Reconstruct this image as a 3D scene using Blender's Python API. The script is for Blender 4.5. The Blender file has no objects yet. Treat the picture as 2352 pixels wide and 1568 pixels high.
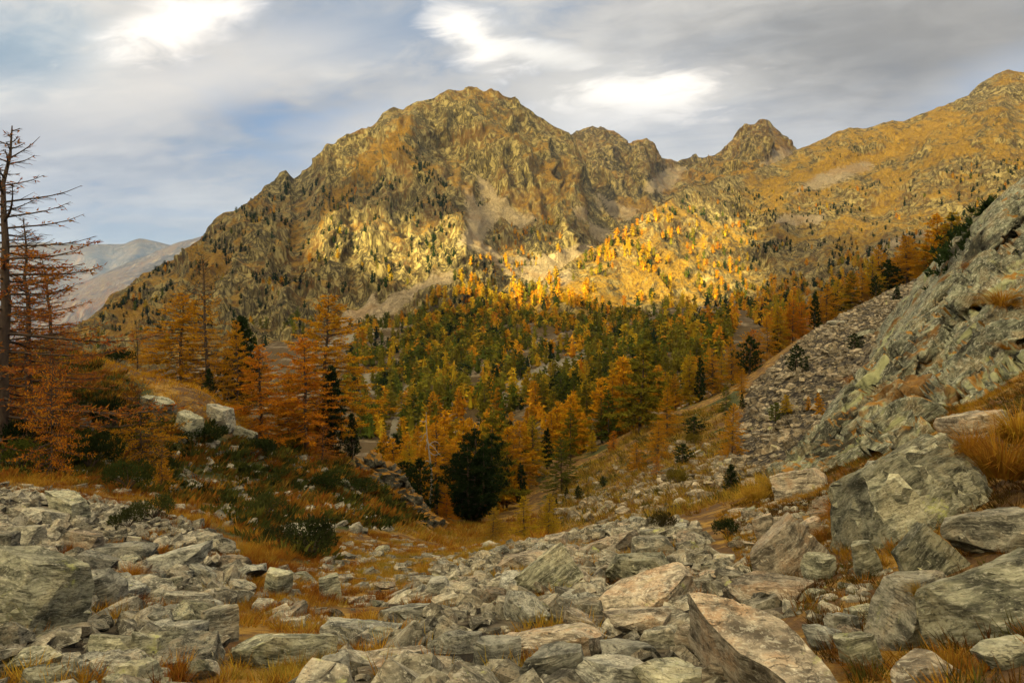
import bpy, bmesh, math, random
import numpy as np
from mathutils import Vector, Matrix, Euler

# ------------------------------------------------------------------ camera, sky, sun, exposure
scn = bpy.context.scene
COL = scn.collection
R = math.radians
# a point of the picture (2352 x 1568 reading grid) at depth Y metres in front of the lens
FPX, HOR, MID = 1569.0, 712.0, 1176.0
def P(u, v, Y):
    return np.stack([(np.asarray(u, float) - MID) / FPX * Y, np.asarray(Y, float) + 0 * np.asarray(u, float),
                     (HOR - np.asarray(v, float)) / FPX * Y], -1)

cam_d = bpy.data.cameras.new('camera')
cam = bpy.data.objects.new('camera', cam_d); COL.objects.link(cam)
cam.location = (0, 0, 0); cam.rotation_euler = (R(90), 0, 0)
cam_d.sensor_width = 36; cam_d.lens = 36 * FPX / 2352
cam_d.shift_y = -(784 - HOR) / 2352
cam_d.clip_start = 0.05; cam_d.clip_end = 60000
scn.camera = cam

SUN_EL, SUN_AZ = R(21), R(214)          # compass-like: 0 = +Y (view direction), clockwise; sun behind, to the left
SUN = Vector((math.sin(SUN_AZ) * math.cos(SUN_EL), math.cos(SUN_AZ) * math.cos(SUN_EL), math.sin(SUN_EL)))
sun_d = bpy.data.lights.new('sun', 'SUN')
sun_d.energy = 5.0; sun_d.angle = R(0.7); sun_d.color = (1.0, 0.81, 0.34)
sun = bpy.data.objects.new('sun', sun_d); COL.objects.link(sun)
sun.rotation_euler = (-SUN).to_track_quat('-Z', 'Y').to_euler()
sun.location = (-60, -80, 60)

scn.view_settings.view_transform = 'Standard'
scn.view_settings.look = 'None'
scn.view_settings.exposure = 1.85
scn.view_settings.gamma = 1.0
scn.cycles.use_denoising = True
scn.cycles.denoiser = 'OPENIMAGEDENOISE'
scn.cycles.max_bounces = 4
scn.cycles.diffuse_bounces = 1
scn.cycles.glossy_bounces = 1
scn.cycles.transmission_bounces = 3
scn.cycles.volume_bounces = 0
scn.cycles.transparent_max_bounces = 10
scn.cycles.use_adaptive_sampling = True
scn.cycles.adaptive_threshold = 0.015

# ------------------------------------------------------------------ node helpers
class NT:
    def __init__(s, tree): s.t = tree; s.n = tree.nodes; s.l = tree.links
    def node(s, kind, **kw):
        n = s.n.new(kind)
        for k, v in kw.items(): setattr(n, k, v)
        return n
    def put(s, sock, val):
        if isinstance(val, bpy.types.NodeSocket): s.l.new(val, sock)
        elif val is not None:
            if hasattr(sock, 'default_value') and sock.type == 'RGBA' and len(val) == 3: val = (*val, 1)
            sock.default_value = val
    def math(s, op, a, b=None, c=None, clamp=False):
        n = s.node('ShaderNodeMath', operation=op, use_clamp=clamp)
        for i, x in enumerate((a, b, c)):
            if x is not None: s.put(n.inputs[i], x)
        return n.outputs[0]
    def vmath(s, op, a, b=None, out=0):
        n = s.node('ShaderNodeVectorMath', operation=op)
        s.put(n.inputs[0], a)
        if b is not None: s.put(n.inputs[3 if op == 'SCALE' else 1], b)
        return n.outputs[out]
    def mapping(s, vec, scale=(1, 1, 1), rot=(0, 0, 0), loc=(0, 0, 0)):
        n = s.node('ShaderNodeMapping'); s.put(n.inputs[0], vec)
        n.inputs['Location'].default_value = loc; n.inputs['Rotation'].default_value = rot; n.inputs['Scale'].default_value = scale
        return n.outputs[0]
    def noise(s, vec, scale, detail=4, rough=0.55, dist=0.0, lac=2.0, color=False):
        n = s.node('ShaderNodeTexNoise'); s.put(n.inputs['Vector'], vec)
        n.inputs['Scale'].default_value = scale; n.inputs['Detail'].default_value = detail
        n.inputs['Roughness'].default_value = rough; n.inputs['Distortion'].default_value = dist
        n.inputs['Lacunarity'].default_value = lac
        return n.outputs[1 if color else 0]
    def voro(s, vec, scale, feature='F1', out=0, rand=1.0):
        n = s.node('ShaderNodeTexVoronoi', feature=feature); s.put(n.inputs['Vector'], vec)
        n.inputs['Scale'].default_value = scale
        if 'Randomness' in n.inputs: n.inputs['Randomness'].default_value = rand
        return n.outputs[out]
    def ramp(s, fac, stops, interp='LINEAR'):
        n = s.node('ShaderNodeValToRGB'); s.put(n.inputs[0], fac); e = n.color_ramp.elements
        n.color_ramp.interpolation = interp
        while len(e) < len(stops): e.new(0.5)
        for i, (p, c) in enumerate(stops):
            e[i].position = p
            if not hasattr(c, '__len__'): c = (c, c, c)
            e[i].color = (*c, 1) if len(c) == 3 else c
        return n.outputs[0]
    def smooth(s, x, lo, hi):
        n = s.node('ShaderNodeMapRange', interpolation_type='SMOOTHSTEP'); s.put(n.inputs[0], x)
        n.inputs[1].default_value = lo; n.inputs[2].default_value = hi
        return n.outputs[0]
    def mix(s, fac, a, b, mode='MIX'):
        n = s.node('ShaderNodeMix', data_type='RGBA', blend_type=mode)
        s.put(n.inputs[0], fac); s.put(n.inputs[6], a); s.put(n.inputs[7], b)
        return n.outputs[2]
    def attr(s, name, out='Fac'):
        return s.node('ShaderNodeAttribute', attribute_name=name).outputs[out]
    def hsv(s, col, h=0.5, sat=1.0, val=1.0):
        n = s.node('ShaderNodeHueSaturation'); s.put(n.inputs['Color'], col)
        s.put(n.inputs['Hue'], h); s.put(n.inputs['Saturation'], sat); s.put(n.inputs['Value'], val)
        return n.outputs[0]
    def bump(s, height, strength, dist, normal=None):
        n = s.node('ShaderNodeBump'); s.put(n.inputs['Height'], height)
        n.inputs['Strength'].default_value = strength; n.inputs['Distance'].default_value = dist
        if normal is not None: s.put(n.inputs['Normal'], normal)
        return n.outputs[0]

def new_mat(name):
    m = bpy.data.materials.new(name); m.use_nodes = True
    t = NT(m.node_tree); b = t.n['Principled BSDF']
    b.inputs['Roughness'].default_value = 0.9
    b.inputs['Specular IOR Level'].default_value = 0.15
    return m, t, b

# ------------------------------------------------------------------ world: physical sky behind broken cloud
world = bpy.data.worlds.new('World'); scn.world = world; world.use_nodes = True
w = NT(world.node_tree); bg = w.n['Background']
sky = w.node('ShaderNodeTexSky', sky_type='NISHITA'); sky.sun_disc = False
sky.sun_elevation = SUN_EL; sky.sun_rotation = SUN_AZ; sky.altitude = 2000
sky.air_density = 1.0; sky.dust_density = 0.6; sky.ozone_density = 1.6
dirv = w.node('ShaderNodeTexCoord').outputs['Generated']
sep = w.node('ShaderNodeSeparateXYZ'); w.put(sep.inputs[0], dirv)
dx, dy, dz = sep.outputs
den = w.math('ADD', w.math('MAXIMUM', dz, 0.0), 0.16)
plane = w.node('ShaderNodeCombineXYZ')
w.put(plane.inputs[0], w.math('DIVIDE', dx, den)); w.put(plane.inputs[1], w.math('DIVIDE', dy, den))
pl = w.mapping(plane.outputs[0], scale=(1, 1, 1), rot=(0, 0, R(18)))
n_big = w.noise(pl, 0.75, 4, 0.56, 0.6)
n_str = w.noise(w.mapping(pl, scale=(0.45, 1.5, 1), rot=(0, 0, R(-12))), 1.6, 5, 0.6, 0.5)
n_fine = w.noise(w.mapping(pl, scale=(0.8, 1.25, 1), rot=(0, 0, R(10))), 7.5, 5, 0.60, 0.5)
def sky_blob(u, v, ru, rv, ang=0.0, edge=0.6):
    """soft patch of the cloud sheet lying in direction (u, v) of the view"""
    a, b = (u - MID) / FPX, (HOR - v) / FPX
    yy = w.math('MAXIMUM', dy, 0.02)
    x = w.math('SUBTRACT', w.math('DIVIDE', dx, yy), a); z = w.math('SUBTRACT', w.math('DIVIDE', dz, yy), b)
    ca, sa = math.cos(ang), math.sin(ang)
    xr = w.math('DIVIDE', w.math('ADD', w.math('MULTIPLY', x, ca), w.math('MULTIPLY', z, sa)), ru / FPX)
    zr = w.math('DIVIDE', w.math('SUBTRACT', w.math('MULTIPLY', z, ca), w.math('MULTIPLY', x, sa)), rv / FPX)
    d = w.math('SQRT', w.math('ADD', w.math('MULTIPLY', xr, xr), w.math('MULTIPLY', zr, zr)))
    d = w.math('ADD', d, w.math('MULTIPLY', w.math('SUBTRACT', n_fine, 0.5), 3.9 * edge))
    front = w.math('GREATER_THAN', dy, 0.02)
    return w.math('MULTIPLY', w.smooth(d, 1.45, -0.05), front)
K = 10.0    # cloud radiances below are written for the strength-0.1 background
def kc(r, g, b): return (r * K, g * K, b * K)
blue = w.mix(0.55, w.hsv(sky.outputs[0], 0.5, 1.0, 1.0), kc(0.20, 0.33, 0.50))
sheet = w.mix(w.smooth(n_big, 0.35, 0.68), kc(0.36, 0.365, 0.375), kc(0.72, 0.69, 0.63))
sheet = w.mix(w.math('MULTIPLY', w.smooth(n_str, 0.42, 0.68), 0.7), sheet, kc(0.29, 0.33, 0.385))
# low sky: thin bluish layers
low = w.smooth(dz, 0.34, 0.06)
sheet = w.mix(w.math('MULTIPLY', low, 0.55), sheet, kc(0.42, 0.49, 0.58))
cover = w.math('MAXIMUM', w.smooth(w.math('ADD', n_big, w.math('MULTIPLY', n_fine, 0.25)), 0.40, 0.62), w.math('MULTIPLY', low, 0.8))
col = w.mix(cover, blue, sheet)
def over(col, c, *a, k=1.0, **kw): return w.mix(w.math('MULTIPLY', sky_blob(*a, **kw), k), col, kc(*c))
col = over(col, (0.17, 0.265, 0.40), 880, 60, 380, 130, 0.0, k=0.6, edge=0.5)       # blue opening in the middle
col = over(col, (0.22, 0.34, 0.44), 60, 110, 240, 130, 0.0, k=0.65, edge=0.5)        # blue-grey upper left
col = over(col, (0.72, 0.68, 0.62), 420, 190, 420, 90, 0.25, k=0.75, edge=0.3)      # pale veil under the left gap
col = over(col, (0.74, 0.71, 0.66), 980, 300, 330, 90, 0.1, k=0.6, edge=0.25)
col = over(col, (0.25, 0.25, 0.245), 2000, 110, 560, 190, -0.12, k=0.92, edge=0.18)  # big grey sheet on the right
col = over(col, (0.29, 0.28, 0.26), 2250, 40, 420, 130, -0.1, k=0.8, edge=0.2)
col = over(col, (0.40, 0.46, 0.55), 2300, 190, 240, 70, 0.35, k=0.7, edge=0.3)
col = over(col, (1.2, 1.1, 0.97), 405, 55, 190, 70, 0.35, k=1.0, edge=0.55)       # bright gaps
col = over(col, (1.1, 1.02, 0.9), 1085, 80, 110, 58, -0.6, k=1.0, edge=0.75)
col = over(col, (0.9, 0.86, 0.78), 1215, 118, 150, 30, -0.15, k=0.8, edge=0.7)
col = over(col, (1.1, 1.03, 0.92), 1485, 220, 185, 62, 0.1, k=1.0, edge=0.7)
col = over(col, (0.60, 0.60, 0.60), 1380, 280, 260, 60, 0.1, k=0.6, edge=0.4)
col = over(col, (0.36, 0.40, 0.45), 330, 380, 520, 26, -0.03, k=0.65, edge=0.55)    # thin darker bars, lower left
col = over(col, (0.30, 0.36, 0.43), 560, 330, 260, 15, -0.05, k=0.6, edge=0.6)
col = over(col, (0.36, 0.43, 0.52), 430, 490, 420, 14, -0.04, k=0.6, edge=0.5)
glow = w.vmath('DOT_PRODUCT', dirv, tuple(SUN), out=1)
col = w.mix(w.math('MULTIPLY', w.smooth(glow, 0.6, 1.0), 0.35), col, kc(1.8, 1.45, 1.0))   # thin cloud brightens round the veiled sun
col = w.mix(1.0, col, w.ramp(w.smooth(n_fine, 0.25, 0.75), [(0.0, (0.95, 0.955, 0.965)), (1.0, (1.05, 1.045, 1.035))]), 'MULTIPLY')
col = w.mix(1.0, col, w.ramp(w.smooth(dz, 0.36, 0.95), [(0.0, (1.0, 1.0, 1.0)), (1.0, (2.3, 2.2, 2.05))]), 'MULTIPLY')   # an overcast sky brightens towards the zenith
below = w.smooth(dz, 0.0, -0.12)
col = w.mix(below, col, kc(0.22, 0.19, 0.15))
w.put(bg.inputs['Color'], col)
bg.inputs['Strength'].default_value = 0.0375

# ------------------------------------------------------------------ numpy noise
_rs = np.random.RandomState(7)
_perm = _rs.permutation(1024).astype(np.int64); _perm = np.concatenate([_perm, _perm])
_g = _rs.normal(size=(1024, 3)); _g /= np.linalg.norm(_g, axis=1)[:, None]
def gnoise(p):
    p = np.asarray(p, float); i = np.floor(p).astype(np.int64); f = p - i
    s = f * f * f * (f * (f * 6 - 15) + 10); i &= 1023; out = 0
    for a in (0, 1):
        for b in (0, 1):
            for c in (0, 1):
                h = _perm[(_perm[(_perm[(i[..., 0] + a) & 1023] + i[..., 1] + b) & 1023] + i[..., 2] + c) & 1023]
                g = _g[h]
                d = g[..., 0] * (f[..., 0] - a) + g[..., 1] * (f[..., 1] - b) + g[..., 2] * (f[..., 2] - c)
                wt = (s[..., 0] if a else 1 - s[..., 0]) * (s[..., 1] if b else 1 - s[..., 1]) * (s[..., 2] if c else 1 - s[..., 2])
                out = out + wt * d
    return out * 1.5
def fbm(p, octv=5, gain=0.5, lac=2.03):
    a, o, t = 1.0, 0, 0
    for k in range(octv):
        o = o + a * gnoise(p * lac ** k + 17.3 * k); t += a; a *= gain
    return o / t
def ridged(p, octv=5, gain=0.55, lac=2.03):
    a, o, t, wgt = 1.0, 0, 0, 1.0
    for k in range(octv):
        r = 1 - np.abs(gnoise(p * lac ** k + 31.7 * k)) * 1.6
        r = np.clip(r, 0, 1) ** 2 * wgt; o = o + a * r; t += a; a *= gain; wgt = np.clip(r * 1.6, 0.15, 1)
    return o / t

def worley(p, seed=0):
    """random value of the nearest cell"""
    i0 = np.floor(p).astype(np.int64); best = np.full(p.shape[:-1], 1e9); val = np.zeros(p.shape[:-1])
    for a in (-1, 0, 1):
        for b in (-1, 0, 1):
            for c in (-1, 0, 1):
                i = i0 + np.array([a, b, c]); h = _perm[(_perm[(_perm[(i[..., 0] + seed) & 1023] + i[..., 1]) & 1023] + i[..., 2]) & 1023]
                q = i + 0.5 + 0.38 * _g[h]; d = ((p - q) ** 2).sum(-1); k = d < best
                best = np.where(k, d, best); val = np.where(k, ((h * 37) & 1023) / 511.5 - 1, val)
    return val
def in_poly(u, v, poly):
    u = np.asarray(u, float); v = np.asarray(v, float); c = np.zeros(u.shape, bool); n = len(poly)
    for i in range(n):
        x0, y0 = poly[i]; x1, y1 = poly[(i + 1) % n]
        k = ((y0 > v) != (y1 > v)) & (u < (x1 - x0) * (v - y0) / (y1 - y0 + 1e-12) + x0); c ^= k
    return c
def seg_dist(u, v, line):
    u = np.asarray(u, float); v = np.asarray(v, float); d = np.full(u.shape, 1e9)
    for (x0, y0), (x1, y1) in zip(line[:-1], line[1:]):
        L = (x1 - x0) ** 2 + (y1 - y0) ** 2 + 1e-9
        t = np.clip(((u - x0) * (x1 - x0) + (v - y0) * (y1 - y0)) / L, 0, 1)
        d = np.minimum(d, np.hypot(u - x0 - t * (x1 - x0), v - y0 - t * (y1 - y0)))
    return d
def poly_mask(u, v, poly, soft):
    d = seg_dist(u, v, list(poly) + [poly[0]]); s = np.where(in_poly(u, v, poly), d, -d)
    return np.clip(s / soft * 0.5 + 0.5, 0, 1)

# ------------------------------------------------------------------ mesh helpers
def mk_mesh(name, V, faces, smooth=True, mats=(), uvs=None):
    """V (n,3); faces: list of int arrays (m,k)"""
    V = np.asarray(V, np.float32).reshape(-1, 3)
    faces = [np.asarray(f, np.int32) for f in (faces if isinstance(faces, list) else [faces]) if len(f)]
    me = bpy.data.meshes.new(name)
    me.vertices.add(len(V)); me.vertices.foreach_set('co', V.ravel())
    idx = np.concatenate([f.ravel() for f in faces]); tot = np.concatenate([np.full(len(f), f.shape[1], np.int32) for f in faces])
    me.loops.add(len(idx)); me.loops.foreach_set('vertex_index', idx)
    me.polygons.add(len(tot)); st = np.concatenate([[0], np.cumsum(tot)[:-1]]).astype(np.int32)
    me.polygons.foreach_set('loop_start', st); me.polygons.foreach_set('loop_total', tot)
    me.polygons.foreach_set('use_smooth', np.full(len(tot), smooth))
    me.update(calc_edges=True)
    for m in mats: me.materials.append(m)
    return me
def set_attr(me, name, vals):
    a = me.attributes.new(name, 'FLOAT', 'POINT'); a.data.foreach_set('value', np.asarray(vals, np.float32))
def link(name, me, parent=None, loc=None, rot=None, scale=None):
    o = bpy.data.objects.new(name, me); COL.objects.link(o)
    if parent is not None: o.parent = parent
    if loc is not None: o.location = loc
    if rot is not None: o.rotation_euler = rot
    if scale is not None: o.scale = scale if hasattr(scale, '__len__') else (scale,) * 3
    return o
def tag(o, label=None, cat=None, group=None, kind=None):
    if label: o['label'] = label
    if cat: o['category'] = cat
    if group: o['group'] = group
    if kind: o['kind'] = kind
    return o
ORD = ['', 'second ', 'third ', 'fourth ', 'fifth ', 'sixth ', 'seventh ', 'eighth ', 'ninth ', 'tenth ', 'eleventh ', 'twelfth ', 'thirteenth ', 'fourteenth ', 'fifteenth ', 'sixteenth ']
PEND = []          # things whose label is told from the nearest landmark
def short_name(lab):
    for c in (' just ', ' at ', ' in ', ' below ', ' above ', ' behind ', ' leaning ', ' right ', ' left ', ' under ', ' lying ', ' cut ', ' beside ', ' on ', ' standing ', ' with ', ' rising ', ' near ', ' running ', ' sloping ', ' edging ', ' among ', ' wedged ', ' half ', ' capped ', ' tilted ', ' second ', ' third ', ' between ', ' low ', ' tangled ', ' next ', ' alone ', ' high ', ' down ', ' of '):
        i = lab.find(c)
        if i > 0: lab = lab[:i]
    return lab
def finish_labels():
    cls = {}
    for o, u, v, desc, refs, verb in PEND:
        d = [(math.hypot(u - a, (v - b) * 1.3), a, b, s) for a, b, s in refs]; r, a, b, s = min(d)
        dx, dy = u - a, (v - b) * 1.3
        w_ = ('left of' if dx < 0 else 'right of') if abs(dx) > abs(dy) else ('behind' if dy < 0 else 'in front of')
        cls.setdefault((desc, w_, s, verb), []).append((r, o))
    for (desc, w_, s, verb), lst in cls.items():
        for i, (r, o) in enumerate(sorted(lst, key=lambda q: q[0])):
            k = ('nearest ' if len(lst) > 1 and i == 0 else ORD[min(i, len(ORD) - 1)])
            o['label'] = f'{k}{desc} {verb}{w_} the {s}'.strip()
def grid_faces(nr, nc):
    i = np.arange(nr - 1)[:, None] * nc + np.arange(nc - 1)[None, :]; i = i.ravel()
    return np.stack([i, i + 1, i + nc + 1, i + nc], 1)
# ------------------------------------------------------------------ terrain materials
def pos_node(t): return t.node('ShaderNodeNewGeometry').outputs['Position']
def nz_node(t):
    s = t.node('ShaderNodeSeparateXYZ'); t.put(s.inputs[0], t.node('ShaderNodeNewGeometry').outputs['Normal']); return s.outputs[2]

def mountain_mat(name, sc=1.0, rock_a=(0.10, 0.078, 0.034), rock_b=(0.33, 0.26, 0.105), grass_a=(0.34, 0.20, 0.026), grass_b=(0.17, 0.08, 0.014), bias=0.0):
    m, t, b = new_mat(name); p = pos_node(t)
    pw = t.mapping(p, scale=(1, 1, 1))
    n1 = t.noise(pw, 0.012 * sc, 6, 0.62, 0.8)
    n2 = t.noise(t.mapping(p, scale=(1, 1, 0.45), rot=(0.2, 0.4, 0.6)), 0.085 * sc, 7, 0.70, 1.0)
    n3 = t.noise(pw, 0.35 * sc, 5, 0.7)
    crack = t.noise(t.mapping(p, scale=(1, 0.6, 0.28), rot=(0.0, 0.35, 0.3)), 0.075 * sc, 6, 0.62, 1.6)
    crack = t.math('ABSOLUTE', t.math('SUBTRACT', crack, 0.5))
    crack = t.smooth(crack, 0.0, 0.055)
    rock = t.mix(t.smooth(n2, 0.42, 0.60), rock_a, rock_b)
    rock = t.mix(t.math('MULTIPLY', t.math('SUBTRACT', 1.0, crack), 0.8), rock, t.mix(t.smooth(n1, 0.42, 0.58), (0.035, 0.026, 0.014), (0.16, 0.072, 0.018)))
    rock = t.mix(t.math('MULTIPLY', t.smooth(n1, 0.52, 0.66), 0.55), rock, (0.19, 0.10, 0.032))
    grass = t.mix(t.smooth(n3, 0.3, 0.7), grass_b, grass_a)
    grass = t.mix(t.math('MULTIPLY', t.smooth(n2, 0.5, 0.7), 0.6), grass, (0.22, 0.16, 0.06))
    sl = nz_node(t)
    g = t.math('ADD', t.math('MULTIPLY', sl, 0.75), t.math('MULTIPLY', t.math('SUBTRACT', n2, 0.5), 1.7))
    g = t.math('ADD', g, t.math('MULTIPLY', t.math('SUBTRACT', n1, 0.5), 1.6))
    g = t.math('ADD', g, t.math('MULTIPLY', t.attr('grass'), 0.9))
    c = t.mix(t.smooth(g, 0.62 + bias, 0.86 + bias), rock, grass)
    sn = t.noise(pw, 0.5 * sc, 4, 0.8)
    scree = t.mix(t.smooth(sn, 0.3, 0.7), (0.20, 0.15, 0.088), (0.40, 0.31, 0.19))
    scree = t.mix(t.math('MULTIPLY', t.smooth(n1, 0.50, 0.64), 0.5), scree, (0.26, 0.15, 0.06))
    sm = t.math('ADD', t.attr('scree'), t.math('MULTIPLY', t.math('SUBTRACT', n2, 0.5), 1.0))
    sm = t.smooth(sm, 0.42, 0.60)
    c = t.mix(sm, c, scree)
    t.put(b.inputs['Base Color'], c)
    hgt = t.math('ADD', t.math('MULTIPLY', n2, 1.0), t.math('ADD', t.math('MULTIPLY', crack, 0.25), t.math('MULTIPLY', n3, 0.18)))
    t.put(b.inputs['Normal'], t.bump(hgt, 1.0, 4.5 / sc))
    return m

m_main = mountain_mat('main_mountain')
m_right = mountain_mat('golden_slope', rock_a=(0.135, 0.10, 0.040), rock_b=(0.35, 0.275, 0.115), grass_a=(0.36, 0.22, 0.028), grass_b=(0.20, 0.105, 0.016), bias=-0.04)
m_back = mountain_mat('rear_peaks', sc=0.8, rock_a=(0.072, 0.054, 0.024), rock_b=(0.30, 0.23, 0.095), bias=0.05)
m_far = mountain_mat('far_ridges', sc=0.12, rock_a=(0.045, 0.042, 0.048), rock_b=(0.13, 0.105, 0.10), grass_a=(0.13, 0.09, 0.065), grass_b=(0.055, 0.048, 0.045))  # darkened, bluish albedo stands in for cloud shade on the far hills

def ground_mat():
    m, t, b = new_mat('alpine_ground'); p = pos_node(t)
    n1 = t.noise(p, 0.22, 7, 0.6, 0.6); n2 = t.noise(p, 1.6, 7, 0.68, 0.5); n3 = t.noise(p, 14.0, 4, 0.7)
    far = t.noise(p, 0.035, 8, 0.65, 0.8)
    grass = t.mix(t.smooth(n2, 0.3, 0.7), (0.17, 0.075, 0.016), (0.34, 0.19, 0.035))
    grass = t.mix(t.math('MULTIPLY', t.smooth(n3, 0.35, 0.7), 0.45), grass, (0.42, 0.27, 0.07))
    soil = t.mix(n3, (0.055, 0.032, 0.016), (0.15, 0.08, 0.035))
    heath = t.mix(t.smooth(n3, 0.3, 0.7), (0.022, 0.028, 0.010), (0.085, 0.085, 0.026))
    c = t.mix(t.smooth(t.math('ADD', t.math('MULTIPLY', n1, 0.5), t.math('MULTIPLY', n2, 0.5)), 0.56, 0.44), grass, soil)
    hm = t.smooth(t.math('ADD', t.attr('heath'), t.math('MULTIPLY', t.math('SUBTRACT', n1, 0.5), 1.8)), 0.40, 0.62)
    c = t.mix(hm, c, heath)
    scree = t.mix(t.smooth(t.voro(t.mapping(p, scale=(1, 1, 1.6)), 2.2, out=1), 0.1, 0.9), (0.07, 0.055, 0.038), (0.16, 0.13, 0.09))
    vd = t.voro(p, 2.2)
    scree = t.mix(t.smooth(vd, 0.62, 0.30), (0.020, 0.015, 0.010), scree)  # scree ground coloured dark so the gaps between rocks look shaded
    sm = t.smooth(t.math('ADD', t.attr('scree'), t.math('MULTIPLY', t.math('SUBTRACT', n1, 0.5), 0.9)), 0.42, 0.58)
    c = t.mix(sm, c, scree)
    # forest floor of the valley
    rock = t.mix(t.smooth(t.noise(p, 0.16, 8, 0.7, 1.0), 0.38, 0.62), (0.07, 0.05, 0.03), (0.26, 0.20, 0.13))
    fl = t.mix(t.smooth(far, 0.48, 0.62), t.mix(n2, (0.035, 0.026, 0.011), (0.10, 0.058, 0.018)), rock)
    c = t.mix(t.attr('valley'), c, t.mix(sm, fl, t.mix(t.noise(p, 0.7, 5, 0.8), (0.12, 0.10, 0.07), (0.27, 0.235, 0.17))))
    t.put(b.inputs['Base Color'], c)
    h = t.math('ADD', t.math('MULTIPLY', n2, 0.6), t.math('ADD', t.math('MULTIPLY', n3, 0.12), t.math('MULTIPLY', t.math('MULTIPLY', sm, vd), -0.5)))
    t.put(b.inputs['Normal'], t.bump(h, 0.9, 0.35))
    return m
m_ground = ground_mat()

# ------------------------------------------------------------------ near hillside, talus and valley: one height surface
ROWS = {
 1.2: [(-900, 2950), (300, 2930), (1176, 2900), (2000, 2700), (3200, 2350)],
 2.0: [(-900, 2060), (300, 2060), (1176, 2060), (1900, 1960), (2500, 1780), (3200, 1560)],
 3.2: [(-900, 1760), (200, 1780), (1176, 1780), (1800, 1720), (2352, 1540), (3100, 1330)],
 5.0: [(-900, 1570), (-200, 1590), (500, 1600), (1176, 1585), (1750, 1540), (2100, 1450), (2400, 1340), (3000, 1150)],
 8.0: [(-900, 1380), (-200, 1420), (200, 1440), (700, 1465), (1200, 1445), (1600, 1400), (1900, 1335), (2150, 1240), (2400, 1120), (3000, 900)],
 12.: [(-900, 1220), (-200, 1270), (150, 1300), (500, 1345), (900, 1380), (1200, 1350), (1550, 1305), (1850, 1240), (2100, 1130), (2400, 980), (3000, 700)],
 18.: [(-900, 1080), (-200, 1140), (100, 1175), (400, 1225), (700, 1290), (950, 1312), (1250, 1275), (1550, 1230), (1800, 1165), (2050, 1060), (2400, 860), (3000, 560)],
 26.: [(-900, 960), (-200, 1050), (100, 1075), (300, 1115), (600, 1190), (850, 1245), (1080, 1262), (1300, 1228), (1550, 1190), (1750, 1130), (1950, 1040), (2352, 820), (3000, 450)],
 34.: [(-900, 880), (-200, 940), (100, 960), (300, 1020), (500, 1080), (700, 1150), (880, 1205), (1080, 1268), (1300, 1240), (1500, 1185), (1700, 1130), (1900, 1030), (2352, 780), (3000, 400)],
 42.: [(-900, 820), (-200, 850), (80, 838), (190, 826), (330, 868), (430, 892), (500, 925), (560, 1000), (720, 1075), (860, 1130), (980, 1225), (1150, 1255), (1350, 1225), (1550, 1165), (1700, 1110), (1900, 1010), (2352, 730), (3000, 380)],
 52.: [(-900, 790), (-200, 830), (60, 820), (200, 840), (330, 890), (470, 925), (600, 975), (740, 1015), (860, 1075), (980, 1210), (1090, 1218), (1250, 1215), (1420, 1165), (1600, 1100), (1750, 1040), (2000, 900), (2352, 690), (3000, 360)],
 66.: [(-900, 800), (-200, 850), (200, 880), (450, 935), (600, 995), (740, 1045), (880, 1130), (1000, 1185), (1120, 1190), (1270, 1165), (1420, 1115), (1560, 1060), (1700, 1010), (1850, 915), (2050, 800), (2352, 640), (3000, 340)],
 82.: [(-900, 880), (-200, 930), (300, 980), (600, 1060), (800, 1110), (960, 1165), (1120, 1165), (1290, 1112), (1420, 1040), (1530, 1000), (1660, 945), (1780, 870), (1950, 775), (2100, 710), (2352, 600), (3000, 330)],
 100.: [(-900, 980), (0, 1040), (500, 1090), (800, 1125), (960, 1140), (1120, 1110), (1260, 1055), (1400, 1010), (1540, 945), (1660, 900), (1750, 845), (1900, 755), (2060, 690), (2200, 635), (2400, 570), (3000, 340)],
 122.: [(-900, 1060), (300, 1090), (800, 1110), (1000, 1100), (1200, 1075), (1380, 1040), (1520, 985), (1640, 930), (1740, 855), (1850, 775), (1980, 700), (2080, 652), (2180, 625), (2400, 580), (3000, 380)],
 150.: [(-900, 1080), (300, 1090), (800, 1080), (1000, 1075), (1250, 1065), (1500, 1040), (1700, 950), (1850, 850), (2000, 760), (2150, 680), (2400, 620), (3000, 460)],
 200.: [(-900, 1060), (300, 1060), (800, 1045), (1000, 1045), (1250, 1015), (1500, 985), (1750, 940), (2000, 850), (2300, 760), (3000, 600)],
 270.: [(-900, 1030), (300, 1020), (750, 985), (920, 995), (1100, 960), (1350, 925), (1600, 890), (1850, 850), (2200, 780), (3000, 640)],
 360.: [(-900, 980), (300, 950), (700, 900), (940, 915), (1100, 875), (1350, 840), (1600, 800), (1850, 780), (2200, 740), (3000, 640)],
 470.: [(-900, 940), (300, 900), (650, 835), (850, 825), (1000, 800), (1200, 800), (1400, 780), (1650, 745), (1900, 720), (2300, 690), (3000, 600)],
 600.: [(-900, 920), (300, 870), (650, 790), (850, 755), (1100, 740), (1400, 735), (1700, 705), (2000, 690), (2400, 650), (3000, 560)],
 760.: [(-900, 930), (300, 880), (850, 760), (1100, 735), (1400, 720), (1700, 700), (2200, 680), (3000, 600)],
}
SU, SL = 300.0, 3.0
_c = np.array([(u / SU, math.log(Y) * SL, v) for Y, r in ROWS.items() for u, v in r])
def _tk(r2): return np.where(r2 > 1e-12, r2 * np.log(r2 + 1e-12), 0)
_n = len(_c)
_A = np.zeros((_n + 3, _n + 3))
_d2 = (_c[:, None, 0] - _c[None, :, 0]) ** 2 + (_c[:, None, 1] - _c[None, :, 1]) ** 2
_A[:_n, :_n] = _tk(_d2) + np.eye(_n) * 0.02
_A[:_n, _n:] = np.c_[np.ones(_n), _c[:, :2]]; _A[_n:, :_n] = _A[:_n, _n:].T
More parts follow.
